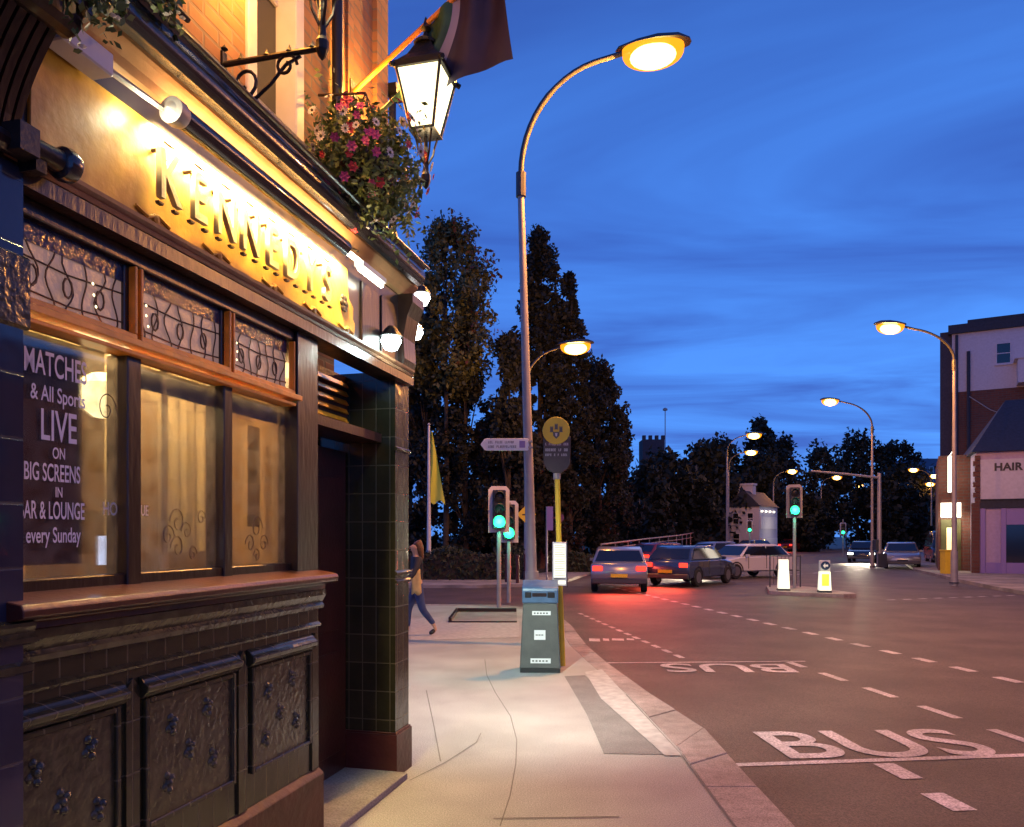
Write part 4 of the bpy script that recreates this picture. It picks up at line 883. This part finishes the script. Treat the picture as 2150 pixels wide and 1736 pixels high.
# lit bollards on the island
for k, (x, y, lab, m2) in enumerate(((8.38,23.7,'white lit traffic bollard on the island left of the green light','em_bollard'),(9.32,22.9,'lit traffic bollard with yellow panel and arrow disc right of the green light','em_bollard_y'))):
    r = tag(empty('lit_bollard', (x, y, .02), R(-12)), lab, 'bollard')
    b = MB(); b.frustum((0,0),.26,.24,0,.06); b.build('base', M['black'], r)
    b = MB(); b.frustum((0,0),.235,.20,.06,.62); b.build('lower_shell', M['em_bollard'], r)
    b = MB(); b.frustum((0,0),.19,.19,.62,.95); b.build('head', M['em_bollard' if k == 0 else 'whitetrim'], r)
    if k:
        b = MB(); b.lathe([(0,-.17),(.13,-.17),(.13,-.14)], (0,0,.80), 20, 'y'); dd = b.build('arrow_disc', M['car_blue'], r)
        b = MB(); b.prism([(-.07,.80),(-.01,.72),(-.01,.77),(.07,.77),(.07,.83),(-.01,.83),(-.01,.88)], -.176, -.172, 'y'); b.build('arrow', M['white'], dd)
        b = MB(); b.box(-.10,.10,-.172,-.160,.2,.55); b.build('yellow_panel', M['em_bollard_y'], r)
    else:
        b = MB(); b.box(-.09,.09,-.168,-.16,.15,.5); b.build('panel', M['em_bollard'], r)
    point('bollard_glow', (0,-.6,.5), 6, (.9,1,.6), .1, r)
# canopy-like railing frame by the island
b = MB()
for x in (-.5,.5): b.tube([(x,0,0),(x,0,1.05)], .02, 6)
for z in (.55,1.02): b.tube([(-.5,0,z),(.5,0,z)], .02, 6)
for k in range(1,8): b.tube([(-.5+k/8,0,.1),(-.5+k/8,0,1.0)], .01, 5)
tag(b.build('guard_rail', M['steeldark'], loc=(9.0,25.3,.02)), 'short pedestrian guard rail at the foot of the big green light', 'railing')
# flagpole with yellow banner
fp = tag(empty('flagpole', (-3.70,34.2,0)), 'white flagpole behind the side street carrying a tall narrow yellow flag', 'flagpole')
b = MB(); b.tube([(0,0,0),(0,0,6.6)], [.11,.05], 10); b.lathe([(0,0),(.08,.06),(0,.14)], (0,0,6.6), 8); b.build('pole', M['whitetrim'], fp, smooth=True)
fl = MB(); n = 18
for i in range(n):
    for j in range(7): 
        z = 6.35-3.15*i/(n-1); w = (.06+.58*i/(n-1)); x = .08+w*j/6; fl.v.append((x, .07*math.sin(j*1.1+i*.35), z-(.10*math.sin(j*1.3) if i == n-1 else 0)))
for i in range(n-1):
    for j in range(6): fl.f.append((i*7+j,i*7+j+1,(i+1)*7+j+1,(i+1)*7+j))
fl.build('flag', M['yellowgreen'], fp, smooth=True, fix=False)
# road sign seen edge-on and low posts
sg = tag(empty('road_sign', (1.25,27.5,0)), 'thin grey post with a narrow sign beside the bus stop pole', 'sign')
b = MB(); b.tube([(0,0,0),(0,0,2.75)], .035, 8); b.build('pole', M['steel'], sg); b = MB(); b.box(.0,.22,-.05,-.03,1.9,2.75); pl = b.build('plate', M['purple_trim'], sg); b = MB(); b.lathe([(0,-.07),(.16,-.07),(.16,-.06)], (.45,0,2.35), 16, 'y'); b.box(.2,.32,-.06,-.05,2.33,2.37); b.build('red_disc', M['car_red'], sg)
for k, (x, y) in enumerate(((.2,27.6),(-.2,28.2),(.5,29.0))):
    b = MB(); b.tube([(0,0,0),(0,0,.95)], .06, 8); b.lathe([(.07,0),(.07,.05),(.0,.08)], (0,0,.95), 8)
    tag(b.build('bollard', M['plinth'], loc=(x,y,0)), 'small red-brown bollard beyond the side street behind the green lights', 'bollard', 'red-brown bollards beyond the side street')
# ================================================================== CARS
def car(x, y, rot, body, label, tail=True, van=False, lights=True, z=RZ, w=.88, name='car', head=None):
    r = tag(empty(name, (x, y, z), rot), label, 'van' if van else 'car', 'cars on the road')   # front is +y
    prof = [(-2.1,.38),(-2.14,.62),(-2.08,.88),(-1.95,.95),(1.0,.93),(1.75,.82),(2.08,.68),(2.14,.45),(2.05,.30),(-2.0,.30)]
    top = [(-1.92,.94),(-1.45,1.36),(-1.1,1.45),(.15,1.45),(.45,1.40),(1.08,.93)]
    if van: prof = [(-2.3,.35),(-2.35,.9),(-2.32,1.1),(1.6,1.1),(2.15,.9),(2.3,.55),(2.2,.3),(-2.2,.3)]; top = [(-2.32,1.09),(-2.25,2.0),(-2.1,2.12),(.6,2.12),(1.0,2.0),(1.62,1.09)]
    b = MB(); b.prism(prof, -w, w, 'x'); ob = b.build('body', M[body], r, bevel=.05, smooth=True)
    b = MB(); k = .80
    nn = len(top); b.v = [(-w*(.97 if i in (0,nn-1) else k), p[0], p[1]) for i, p in enumerate(top)]+[(w*(.97 if i in (0,nn-1) else k), p[0], p[1]) for i, p in enumerate(top)]
    b.f = [tuple(range(nn))[::-1], tuple(range(nn,2*nn))]+[(i,(i+1)%nn,nn+(i+1)%nn,nn+i) for i in range(nn)]
    b.build('cabin', M[body], r, bevel=.04, smooth=True)
    def pt(s, i, t, up=0):   # along the roof line
        return None
    b = MB(); e = .012
    def seg(a, c, f0, f1, wa, wb):   # a pane between two profile points, across the car
        a = np.array(a); c = np.array(c); d = c-a; nrm = np.array([-d[1], d[0]]); nrm = nrm/np.linalg.norm(nrm)*e*(1 if True else -1)
        p0 = a+d*f0+nrm; p1 = a+d*f1+nrm; b.quad((-wa,p0[0],p0[1]),(wa,p0[0],p0[1]),(wb,p1[0],p1[1]),(-wb,p1[0],p1[1]))
    if van: seg(top[0],top[1],.35,.9,w*.82,w*.76); seg(top[5],top[4],.08,.92,-w*.88,-w*.78) if False else None
    if not van: seg(top[0],top[1],.12,.92,w*.86,w*.72)
    a_ = np.array(top[nn-1]); c_ = np.array(top[nn-2]); d_ = c_-a_; nr = np.array([d_[1],-d_[0]]); nr = nr/np.linalg.norm(nr)*e
    p0 = a_+d_*.08+nr; p1 = a_+d_*.92+nr; b.quad((-w*.88,p0[0],p0[1]),(w*.88,p0[0],p0[1]),(w*.74,p1[0],p1[1]),(-w*.74,p1[0],p1[1]))
    b.each('car_window', M['carglass'], r, fix=False)
    b = MB()
    for s in (-1, 1):
        z0, z1 = (.98,1.36) if not van else (1.15,1.85)
        def wx(zz): return s*(w*.97+(w*k-w*.97)*(zz-.94)/(.45 if not van else 1.1)+.012)
        y0a, y1a, y0b, y1b = (-1.72,.92,-1.36,.5) if not van else (.2,1.45,.2,1.0)
        b.quad((wx(z0),y0a,z0),(wx(z0),y1a,z0),(wx(z1),y1b,z1),(wx(z1),y0b,z1))
    b.each('side_window', M['carglass'], r, fix=False)
    for sx in (-1,1):
        for yy in (-1.32,1.32):
            b = MB(); b.lathe([(.0,-.1),(.30,-.1),(.33,-.07),(.33,.07),(.30,.1),(0,.1)], (sx*(w-.09),yy,.33), 16, 'x'); wh = b.build('wheel', M['tyre'], r)
            b = MB(); b.lathe([(0,-.105),(.2,-.105),(.2,.105),(0,.105)], (sx*(w-.09),yy,.33), 12, 'x'); b.build('rim', M['rim'], wh)
        b = MB(); b.cbox((sx*(w-.2),-2.13,.78),.3,.06,.15) if not van else b.cbox((sx*(w-.08),-2.35,.95),.12,.05,.4)
        b.build('tail_light', M['em_red'] if tail and lights else M['car_red'], r, bevel=.01)
        b = MB(); b.cbox((sx*(w-.22),2.10,.62),.32,.08,.13); b.build('headlight', M['em_head'] if (head if head is not None else (lights and not tail)) else M['rim'], r, bevel=.01)
        b = MB(); b.cbox((sx*(w+.07),.75,.98),.14,.1,.1); b.build('mirror', M[body], r)
    b = MB(); L2 = 2.38 if van else 2.19; b.box(-w*.98,w*.98,-L2,-L2+.16,.30,.47); b.build('bumper', M['steeldark'], r, bevel=.03)
    b = MB(); b.box(-w*.96,w*.96,L2-.16,L2,.28,.44); b.build('bumper', M['steeldark'], r, bevel=.03)
    if not van:
        for s in (-1,1):
            b = MB(); b.box(s*w-.004,s*w+.004,-.42,-.39,.42,1.0); b.box(s*w-.004,s*w+.004,.62,.65,.42,.95); b.build('door_line', M['black'], r)
            b = MB(); b.tube([(s*(w*.90),-.52,.96),(s*(w*.80),-.48,1.40)], .03, 5); b.build('door_pillar', M[body], r)
            for yy in (-1.32,1.32):
                b = MB(); a = np.linspace(0,math.pi,10); b.prism([(yy+.40*math.cos(t),.33+.40*math.sin(t)) for t in a]+[(yy+.34*math.cos(t),.33+.34*math.sin(t)) for t in a[::-1]], s*w-.01, s*w+.012, 'x'); b.build('wheel_arch', M['black'], r)
    b = MB(); b.box(-.26,.26,-2.20,-2.15,.5,.61) if not van else b.box(-.26,.26,-2.375,-2.36,.6,.7); b.build('number_plate', M['yellow'] if tail else M['white'], r)
    b = MB(); b.box(-.26,.26,2.14,2.16,.42,.52); b.box(-w*.7,w*.7,2.10,2.15,.32,.4); b.build('front_trim', M['black'], r)
    if lights:
        if tail: area('tail_glow', (0,-2.30,.75), 130, (1,.08,.04), 1.4, (R(-75),0,0), r, 'RECTANGLE', .2)
        else: spot_ = area('head_glow', (0,2.3,.62), 160, (1,.85,.6), 1.4, (R(80),0,0), r, 'RECTANGLE', .15, spread=90)
    return r
def atr(px, py): v = at(px, py, RZ); return v.x, v.y
for (px, py, rot, body, lab, kw) in (
    (1300,1236,-8,'car_silver','silver car nearest the bus stop with red tail lights lit',{}),
    (1452,1226,-38,'car_blue','dark blue car with red tail lights second nearest on the road',{}),
    (1395,1197,-52,'car_red','dark red car turning right ahead of the silver car',{}),
    (1515,1186,-55,'car_silver','silver car following the bend towards the white house',{}),
    (1590,1168,-50,'car_black','black car small in the distance before the white house',{}),
    (1668,1158,-48,'car_red','farthest dark red car behind the big green light',{}),
    (1563,1212,118,'car_white','white oncoming car with bright headlights beside the traffic island',dict(tail=False)),
    (1815,1180,150,'car_black','black oncoming car left of the gantry post with headlights lit',dict(tail=False))):
    x, y = atr(px, py); car(x, y, R(rot), body, lab, **kw)
x, y = atr(1892,1192); car(x, y, R(155), 'car_silver', 'parked silver hatchback facing the camera beside the gantry post', tail=False, lights=False)
car(27.9, 49.5, R(158), 'car_black', 'tall black van parked behind the silver hatchback', tail=False, van=True, lights=False, name='van', w=.95)
# ================================================================== BUILDINGS
def windows(parent, rects, y, m='darkglass', frame='whitetrim', lit=()):
    for i, (x0,x1,z0,z1) in enumerate(rects):
        b = MB(); t = .07
        b.box(x0-t,x1+t,y-.06,y+.02,z0-t,z0); b.box(x0-t,x1+t,y-.06,y+.02,z1,z1+t); b.box(x0-t,x0,y-.06,y+.02,z0,z1); b.box(x1,x1+t,y-.06,y+.02,z0,z1); b.box(x0,x1,y-.04,y+.0,(z0+z1)/2-.03,(z0+z1)/2+.03); b.box(x0-.15,x1+.15,y-.12,y,z0-t-.08,z0-t)
        f = b.build('window', M[frame], parent); b = MB(); b.box(x0,x1,y-.02,y-.012,z0,z1); b.build('pane', M['em_window'] if i in lit else M[m], f)
# white house in the middle distance
hs = tag(empty('white_house', (22.6,75,0), R(-38)), 'pale two-storey house with slate roof and chimney beside the far green light', 'house')
b = MB(); b.box(-1.6,1.6,0,5,0,4.6); b.build('wall', M['pale_wall'], hs)
b = MB(); b.prism([(-1.75,4.55),(1.75,4.55),(.2,6.1),(-.2,6.1)], -.15, 5.15, 'y'); rf = b.build('roof', M['slate'], hs)
b = MB(); b.box(-1.0,.5,1.2,2.0,5.2,6.9); b.box(-1.1,.6,1.1,2.1,6.7,6.9); b.build('chimney', M['pale_wall'], rf)
windows(hs, [(-1.0,-.5,2.9,3.9),(.45,.95,2.9,3.9),(-1.0,-.4,.9,1.9)], 0, lit=())
b = MB()
for k in range(4): b.lathe([(.0,-.12),(.1,-.05),(.1,.05),(0,.1)], (1.72,.4+k*1.1,4.1), 8)
b.each('wall_light', M['em_shop'], hs)
b = MB(); b.box(1.6,1.75,.2,4.6,.9,1.5); b.box(1.6,1.68,.2,4.6,2.4,3.6); b.build('shop_front', M['whitetrim'], hs)
area('shop_glow', (3.4,2.2,2.6), 22, (1,.85,.65), 1.5, (0,R(90),0), hs, 'RECTANGLE', 1.5)
# tall block at the right edge
tb = tag(empty('tall_block', (30.4,53.0,0), R(-30)), 'tall pale rendered block over dark brick at the right edge', 'building')
b = MB(); b.box(0,20,0,12,0,11.6); b.build('lower_wall', M['brick_dark'], tb)
b = MB(); b.box(-.02,20,-.02,12,11.6,15.6); b.build('upper_wall', M['pale_wall'], tb)
b = MB(); b.box(-.25,20,-.25,12,15.6,16.2); b.box(.9,20,-.1,12,16.2,16.45); b.build('parapet', M['slate'], tb)
b = MB(); b.box(-.75,-.02,.4,9,0,15.9); b.build('stair_tower', M['tower'], tb)
b = MB(); b.tube([(.95,-.12,0),(.95,-.12,14.3)], .12, 6); b.tube([(.25,-.12,0),(.25,-.12,15.5)], .1, 6); b.each('drainpipe', M['slate'], tb)
windows(tb, [(2.6,3.35,13.3,14.6),(8,8.8,13.3,14.6)], -.02, m='darkglass', frame='pale_wall')
b = MB(); b.box(3.7,6.5,-1.6,-.02,11.65,13.2); b.prism([(3.5,13.2),(6.7,13.2),(6.7,13.75),(5.1,13.7)], -1.7, -.02, 'y'); b.build('dormer', M['pale_wall'], tb)
b = MB(); b.tube([(1.0,-.2,11.2),(2.2,-.25,10.2),(3.6,-.3,9.5),(5,-.3,9.3),(6.5,-.3,9.5)], .035, 5); b.build('cable', M['steel'], tb)
# hair salon at the right
sh = tag(empty('salon_building', (21.1,34.9,0), R(-25)), 'small purple-fronted salon under a slate roof with a large pale wall sign', 'shop')
b = MB(); b.box(0,9,0,7,0,5.5); b.build('wall', M['purple_wall'], sh)
b = MB(); b.prism([(-.25,5.4),(3.4,8.2),(7.2,5.4)], -.2, 9.2, 'x') if False else b.add([(-.2,-.25,5.5),(9.2,-.25,5.5),(9.2,3.5,8.3),(1.6,3.5,8.3),(9.2,7.2,5.5),(-.2,7.2,5.5)], [(0,1,2,3),(3,2,4,5),(0,3,5),(0,5,4,1),(1,4,2)]); b.build('roof', M['slate'], sh)
b = MB(); b.box(.15,9,-.06,0,3.35,5.15); sb = b.build('sign_board', M['pale_wall'], sh)
me = textmesh('HAIR', .46, offset=.02, spacing=1.05); me.transform(Matrix.Translation((1.22,-.075,4.78))@Matrix.Rotation(R(90),4,'X')); me.materials.clear(); me.materials.append(M['black']); o = bpy.data.objects.new('sign_lettering', me); C.objects.link(o); o.parent = sb
b = MB()
for k in range(9): b.box(-.12 if k%2 else -.05,.15,-.10,.1,3.2+k*.24,3.42+k*.24)
b.box(-.18,.12,-.12,.2,0,3.2); b.build('quoin', M['brick_dark'], sh)
b = MB(); b.box(.15,9,-.10,0,2.95,3.32); b.box(.15,9,-.16,0,3.32,3.36); b.build('shop_fascia', M['slate'], sh)
b = MB(); b.box(.15,.35,-.08,0,0,2.95); b.box(.95,1.15,-.08,0,0,2.95); b.box(2.15,2.4,-.08,0,0,2.95); b.box(3.3,3.5,-.08,0,0,2.95); b.box(5.3,5.5,-.08,0,0,2.95); b.box(.35,5.3,-.05,0,0,.5); b.box(1.15,2.15,-.05,0,2.2,2.95); b.build('shop_front', M['purple_trim'], sh, bevel=.01)
b = MB(); b.box(1.15,2.15,-.03,-.005,.5,2.2); b.box(3.5,5.3,-.03,-.005,.5,2.9); b.each('shop_window', M['darkglass'], sh)
b = MB(); b.box(2.4,3.3,-.04,-.005,.05,2.3); b.build('door', M['darkwood'], sh)
# neighbouring lit take-away left of the salon
ta = tag(empty('takeaway_building', (21.75,37.0,0), R(-28)), 'narrow brick take-away with bright signs and a dark green front', 'shop')
b = MB(); b.box(-1.05,.6,.0,8,0,5.6); b.build('wall', M['brick_dark'], ta)
b = MB(); b.box(-.95,-.1,-.08,0,.0,2.5); b.build('shop_front', M['leaf'], ta)
b = MB(); b.box(-.95,-.1,-.14,-.08,2.6,3.3); b.build('lit_sign', M['em_shop'], ta)
b = MB(); b.box(-.7,-.35,-.11,-.08,.9,2.1); b.build('lit_window', M['em_window'], ta)
b = MB(); b.box(-.66,-.52,-.95,-.25,3.8,5.5); b.tube([(-.6,-.6,5.5),(-.4,.0,5.9)], .02, 5); b.build('hanging_sign', M['em_shop'], ta)
area('shop_glow', (-.5,-.7,2.6), 35, (1,.85,.6), 1.2, (R(30),0,0), ta, 'RECTANGLE', .3)
# far office block and opposite terrace
of = tag(empty('office_block', (66,128,0)), 'distant pale blue-grey office block between the trees and the tall block', 'building')
b = MB(); b.box(0,6.5,0,8,0,14.6); b.build('wall', M['bluegrey_block'], of); windows(of, [(1+k*1.3,1.6+k*1.3,3+j*2.2,4.4+j*2.2) for k in range(4) for j in range(5)], 0)
te = tag(empty('opposite_terrace', (24.5,-14,0), R(0)), 'plain brick terrace opposite the pub beyond the right edge of the photo', 'building')
b = MB(); b.box(0,8,0,44,0,7.2); b.build('wall', M['brick_dark'], te); b = MB(); b.prism([(-.3,7.2),(8.3,7.2),(4,9.6)], -.3, 44.3, 'y'); b.build('roof', M['slate'], te)
b = MB()
for k in range(11): 
    for z in (1.0,4.2): b.box(-.03,.0,1.2+k*4,2.5+k*4,z,z+1.7)
b.each('window', M['darkglass'], te)
# utility box and litter bin on the far pavement
b = MB(); b.box(-.22,.22,-.2,.2,0,1.0); b.box(-.25,.25,-.23,.23,1.0,1.06); b.box(-.12,.12,-.21,-.2,.3,.8); tag(b.build('cabinet', M['yellow'], loc=(19.4,34.2,.02), bevel=.01), 'yellow roadside cabinet at the foot of the take-away front', 'cabinet')
# ================================================================== FLOWERS, FLAG, PERSON
hb = pube('flower_basket', -1.10, .17, 3.90, 'overflowing hanging basket of pink and white flowers beside the corner lantern', 'hanging basket')
b = MB(); b.lathe([(.0,-.24),(.10,-.22),(.17,-.14),(.20,-.02),(.20,.0)], (0,0,0), 16); 
for a in range(3): b.tube([(.19*math.cos(a*2.1),.19*math.sin(a*2.1),0),(0,0,.42)], .004, 4)
b.tube([(0,0,.42),(0,.31,.45)], .008, 5); b.build('basket', M['darkwood'], hb)
rng = np.random.default_rng(3); n = 4600
d = rng.normal(size=(n,3)); d /= np.linalg.norm(d,axis=1)[:,None]; rr = rng.uniform(.3,1.0,(n,1))**.6
lp = d*rr*np.array([.43,.33,.36])+np.array([0,0,-.02]); lp[:,2] -= .05*np.abs(np.sin(lp[:,0]*14))
trail = []
for k in range(26):
    a = rng.uniform(0,2*math.pi); r0 = rng.uniform(.2,.36); L_ = rng.uniform(.12,.38)
    for j in range(16): trail.append((r0*math.cos(a)*(1+.35*j/16)+rng.normal(0,.012), r0*.85*math.sin(a)*(1+.3*j/16)+rng.normal(0,.012), -.12-L_*j/16+rng.normal(0,.012)))
for k in range(9):
    a = rng.uniform(0,2*math.pi); 
    for j in range(10): trail.append((.22*math.cos(a)*(1+.10*j)+rng.normal(0,.01), .18*math.sin(a)*(1+.1*j)+rng.normal(0,.01), .12+.026*j+rng.normal(0,.01)))
leafmesh('foliage', np.concatenate([lp, np.array(trail)]), .021, 'leaf_basket', hb, 4, aspect=.55)
def blossom(kind):
    b = MB(); n = 6 if kind != 'petal_white' else 11; s = .026 if kind != 'petal_white' else .026
    for k in range(n):
        a = 2*math.pi*k/n; w = math.pi/n*.95
        b.add([(0,0,0),(s*.7*math.cos(a-w),s*.7*math.sin(a-w),.006),(s*math.cos(a),s*math.sin(a),.004),(s*.7*math.cos(a+w),s*.7*math.sin(a+w),.006)], [(0,1,2,3)])
    b.lathe([(.006,0),(.006,.008),(.0,.010)], (0,0,0), 6); return b
protos = {}
for i in range(92):
    kind = rng.choice(['petal_pink','petal_white','petal_red'], p=[.30,.50,.20])
    for _ in range(50):
        dd = rng.normal(size=3); dd /= np.linalg.norm(dd)
        if dd[1] < .35: break
    if kind == 'petal_pink' and rng.random() < .55: dd = np.array([-.85+rng.normal(0,.18), -.45+rng.normal(0,.2), rng.normal(-.15,.35)]); dd /= np.linalg.norm(dd)
    k = rng.uniform(.93,1.12); pos = dd*np.array([.44,.34,.38])*k
    if kind not in protos:
        o = blossom(kind).build('flower', M[kind], hb, fix=False); protos[kind] = o
        if kind == 'petal_white': o.data.materials.append(M['petal_eye']); [setattr(p, 'material_index', 1) for p in o.data.polygons[11:]]
    else: o = protos[kind].copy(); C.objects.link(o); o.parent = hb
    o.location = pos; o.rotation_euler = Vector(dd+rng.normal(0,.25,3)).to_track_quat('Z','Y').to_euler(); sc = rng.uniform(.8,1.35); o.scale = (sc,sc,sc)
def trailing(t, d, z, label, seed, n=300, sx=.22, sz=.25, name='trailing_plant'):
    r = pube(name, t, d, z, label, 'plant'); rng = np.random.default_rng(seed); pts = []
    for k in range(14):
        a = rng.uniform(-1,1)*sx; L_ = rng.uniform(.3,1)*sz; y = rng.normal(0,.03)
        for j in range(n//14): pts.append((a+rng.normal(0,.02), y+rng.normal(0,.015), -L_*j/(n//14)))
    leafmesh('foliage', pts, .016, 'leaf_basket', r, seed)
    b = MB()
    for k in range(8): b.lathe([(0,-.008),(.012,0),(0,.008)], (rng.uniform(-sx,sx), -.03, rng.uniform(-sz,0)), 6)
    b.each('blossom', M['petal_white'], r)
    b = MB(); b.tube([(-sx,0,.01),(sx,0,.01)], .012, 5); b.build('stem', M['bark'], r)
trailing(-3.20, .17, 3.58, 'flowering creeper trailing from the gutter near the grey cable box', 5, 420, .14, .26)
trailing(-3.40, .30, 3.42, 'dark leafy flower trail on the carved bracket at the top left', 6, 420, .12, .28)
trailing(-2.95, .20, 3.66, 'sparse greenery lying along the gutter top at the upper left', 7, 200, .2, .10)
# flagpole on the wall with a dark tricolour flag
wf_ = pube('wall_flag', -.653, -.15, 4.60, 'dark green and purple flag on a pale wooden pole jutting from the brick wall', 'flag')
b = MB(); b.tube([(0,0,0),(0,-1.10,.79)], .016, 8); b.lathe([(0,-.02),(.03,0),(0,.05)], (0,-1.11,.80), 8); b.build('pole', M['amberwood'], wf_, smooth=True)
b = MB(); b.box(-.05,.05,-.03,0,-.08,.08); b.build('holder', M['iron'], wf_)
# cloth hangs from the outer pole, its hem blown back towards the wall
def cloth(u, v):     # u along the pole 0..1, v down the cloth 0..1
    p0 = Vector((0, -(.52+.50*u), (.52+.50*u)*.718))
    hang = .70*(v**1.0)
    back = .52*(1-u)*v*v
    p = p0+Vector((.05*math.sin(u*9+v*3)*v+.03*math.sin(u*17), back*1.0-.10*v*u, -hang*(1-.10*math.sin(u*3.1))+.06*(1-u)*v))
    return p
NU, NV = 25, 15
for nm, u0, u1, m_ in (('green_stripe',0,9,'flag_green'),('white_stripe',9,11,'flag_white'),('dark_stripe',11,24,'flag_dark')):
    b = MB()
    for i in range(u0, u1+1):
        for j in range(NV): b.v.append(cloth(i/(NU-1), j/(NV-1)))
    for i in range(u1-u0):
        for j in range(NV-1): b.f.append((i*NV+j,(i+1)*NV+j,(i+1)*NV+j+1,i*NV+j+1))
    b.build(nm, M[m_], wf_, smooth=True, fix=False)
# walking person
def skin_mesh(name, nodes, edges, m, parent, sub=2):
    me = bpy.data.meshes.new(name); me.from_pydata([n[:3] for n in nodes], edges, []); o = bpy.data.objects.new(name, me); C.objects.link(o)
    md = o.modifiers.new('skin','SKIN'); 
    for i, n in enumerate(nodes): me.skin_vertices[0].data[i].radius = (n[3], n[4] if len(n) > 4 else n[3]); 
    me.skin_vertices[0].data[0].use_root = True
    o.modifiers.new('sub','SUBSURF').levels = sub; o.modifiers['sub'].render_levels = sub
    bpy.context.view_layer.update(); dg = bpy.context.evaluated_depsgraph_get(); m2 = bpy.data.meshes.new_from_object(o.evaluated_get(dg)); bpy.data.objects.remove(o)
    m2.polygons.foreach_set('use_smooth', [True]*len(m2.polygons)); m2.materials.clear(); m2.materials.append(M[m]); q = bpy.data.objects.new(name, m2); C.objects.link(q)
    if parent is not None: q.parent = parent
    return q
pe = tag(empty('person', (-1.62,13.1,0), R(-70)), 'person in dark top and blue jeans holding a pale jacket by the pub corner', 'person')
pe.scale = (.93,.93,.93)
body = [(0,0,.92,.13,.10),(0,.0,1.12,.115,.09),(0,-.01,1.30,.15,.10),(0,-.01,1.42,.10,.08),(0,-.02,1.50,.05),(0,-.04,1.60,.085,.095),(0,-.04,1.68,.075,.085),
        (-.17,-.01,1.40,.055),(-.22,.10,1.16,.042),(-.20,-.02,.95,.03),(-.19,-.06,.88,.028),
        (.17,-.01,1.40,.055),(.24,-.10,1.17,.042),(.25,-.24,1.02,.03),(.25,-.29,.98,.028),
        (-.09,0,.86,.085),(-.09,-.14,.50,.06),(-.09,-.16,.12,.035),(-.09,-.18,.05,.03),(-.09,-.30,.035,.03),
        (.09,.0,.86,.085),(.09,.08,.48,.06),(.09,.30,.18,.035),(.09,.33,.10,.03),(.09,.24,.03,.03)]
ed = [(0,1),(1,2),(2,3),(3,4),(4,5),(5,6),(2,7),(7,8),(8,9),(9,10),(2,11),(11,12),(12,13),(13,14),(0,15),(15,16),(16,17),(17,18),(18,19),(0,20),(20,21),(21,22),(22,23),(23,24)]
bo = skin_mesh('body', body, ed, 'skin', pe)
b = MB(); b.lathe([(0,-.02),(.012,-.01),(.0,.02)], (0,-.135,1.60), 6); 
for s in (-1,1): b.lathe([(0,-.012),(.012,0),(0,.012)], (s*.032,-.125,1.635), 6); b.lathe([(0,-.03),(.014,0),(0,.03)], (s*.083,-.035,1.61), 6)
b.box(-.022,.022,-.128,-.12,1.555,1.562); b.build('face', M['skin'], pe)
for s, hx, hy, hz in ((-1,-.19,-.065,.86),(1,.25,-.31,.96)):
    for f in range(5):
        dx = (-.024+.014*f) if f < 4 else -.035*s
        skin_mesh('finger', [(hx+dx*.7,hy,hz,.010),(hx+dx,hy-.008,hz-.045,.009),(hx+dx*.95,hy-.026,hz-(.075 if f < 4 else .05),.007)], [(0,1),(1,2)], 'skin', pe, 1)
skin_mesh('jeans', [(0,0,1.03,.13,.11),(0,0,.93,.15,.125),(-.09,0,.84,.10),(-.09,-.14,.50,.072),(-.09,-.16,.14,.05),(.09,0,.84,.10),(.09,.08,.48,.072),(.09,.30,.20,.05)], [(0,1),(1,2),(2,3),(3,4),(1,5),(5,6),(6,7)], 'denim', pe)
skin_mesh('dark_top', [(0,0,.93,.155,.135),(0,0,1.12,.13,.105),(0,-.01,1.30,.165,.115),(0,-.01,1.43,.10,.085),(-.175,-.01,1.40,.07),(-.225,.10,1.16,.055),(-.205,0,1.0,.045),(.175,-.01,1.40,.07),(.245,-.10,1.17,.055),(.25,-.2,1.06,.045)], [(0,1),(1,2),(2,3),(2,4),(4,5),(5,6),(2,7),(7,8),(8,9)], 'darkcloth', pe)
skin_mesh('hair', [(0,-.02,1.735,.085,.085),(0,.02,1.68,.105,.095),(0,.045,1.58,.105,.085),(0,.07,1.48,.09,.06),(0,.075,1.36,.06,.04)], [(0,1),(1,2),(2,3),(3,4)], 'hair', pe)
b = MB()
for i in range(7):
    for j in range(5): b.v.append((.20+.11*i/6+.06*j/4, -.16+.16*j/4, 1.20-.42*i/6+.03*math.sin(j*2+i)))
for i in range(6):
    for j in range(4): b.f.append((i*5+j,i*5+j+1,(i+1)*5+j+1,(i+1)*5+j))
o = b.build('jacket', M['tan'], pe, smooth=True, fix=False); md = o.modifiers.new('s','SOLIDIFY'); md.thickness = .03
skin_mesh('shoe', [(-.09,-.16,.05,.045),(-.09,-.24,.04,.045),(-.09,-.33,.035,.035)], [(0,1),(1,2)], 'black', pe, 1); skin_mesh('shoe', [(.09,.32,.11,.045),(.09,.26,.06,.045),(.09,.20,.035,.035)], [(0,1),(1,2)], 'black', pe, 1)
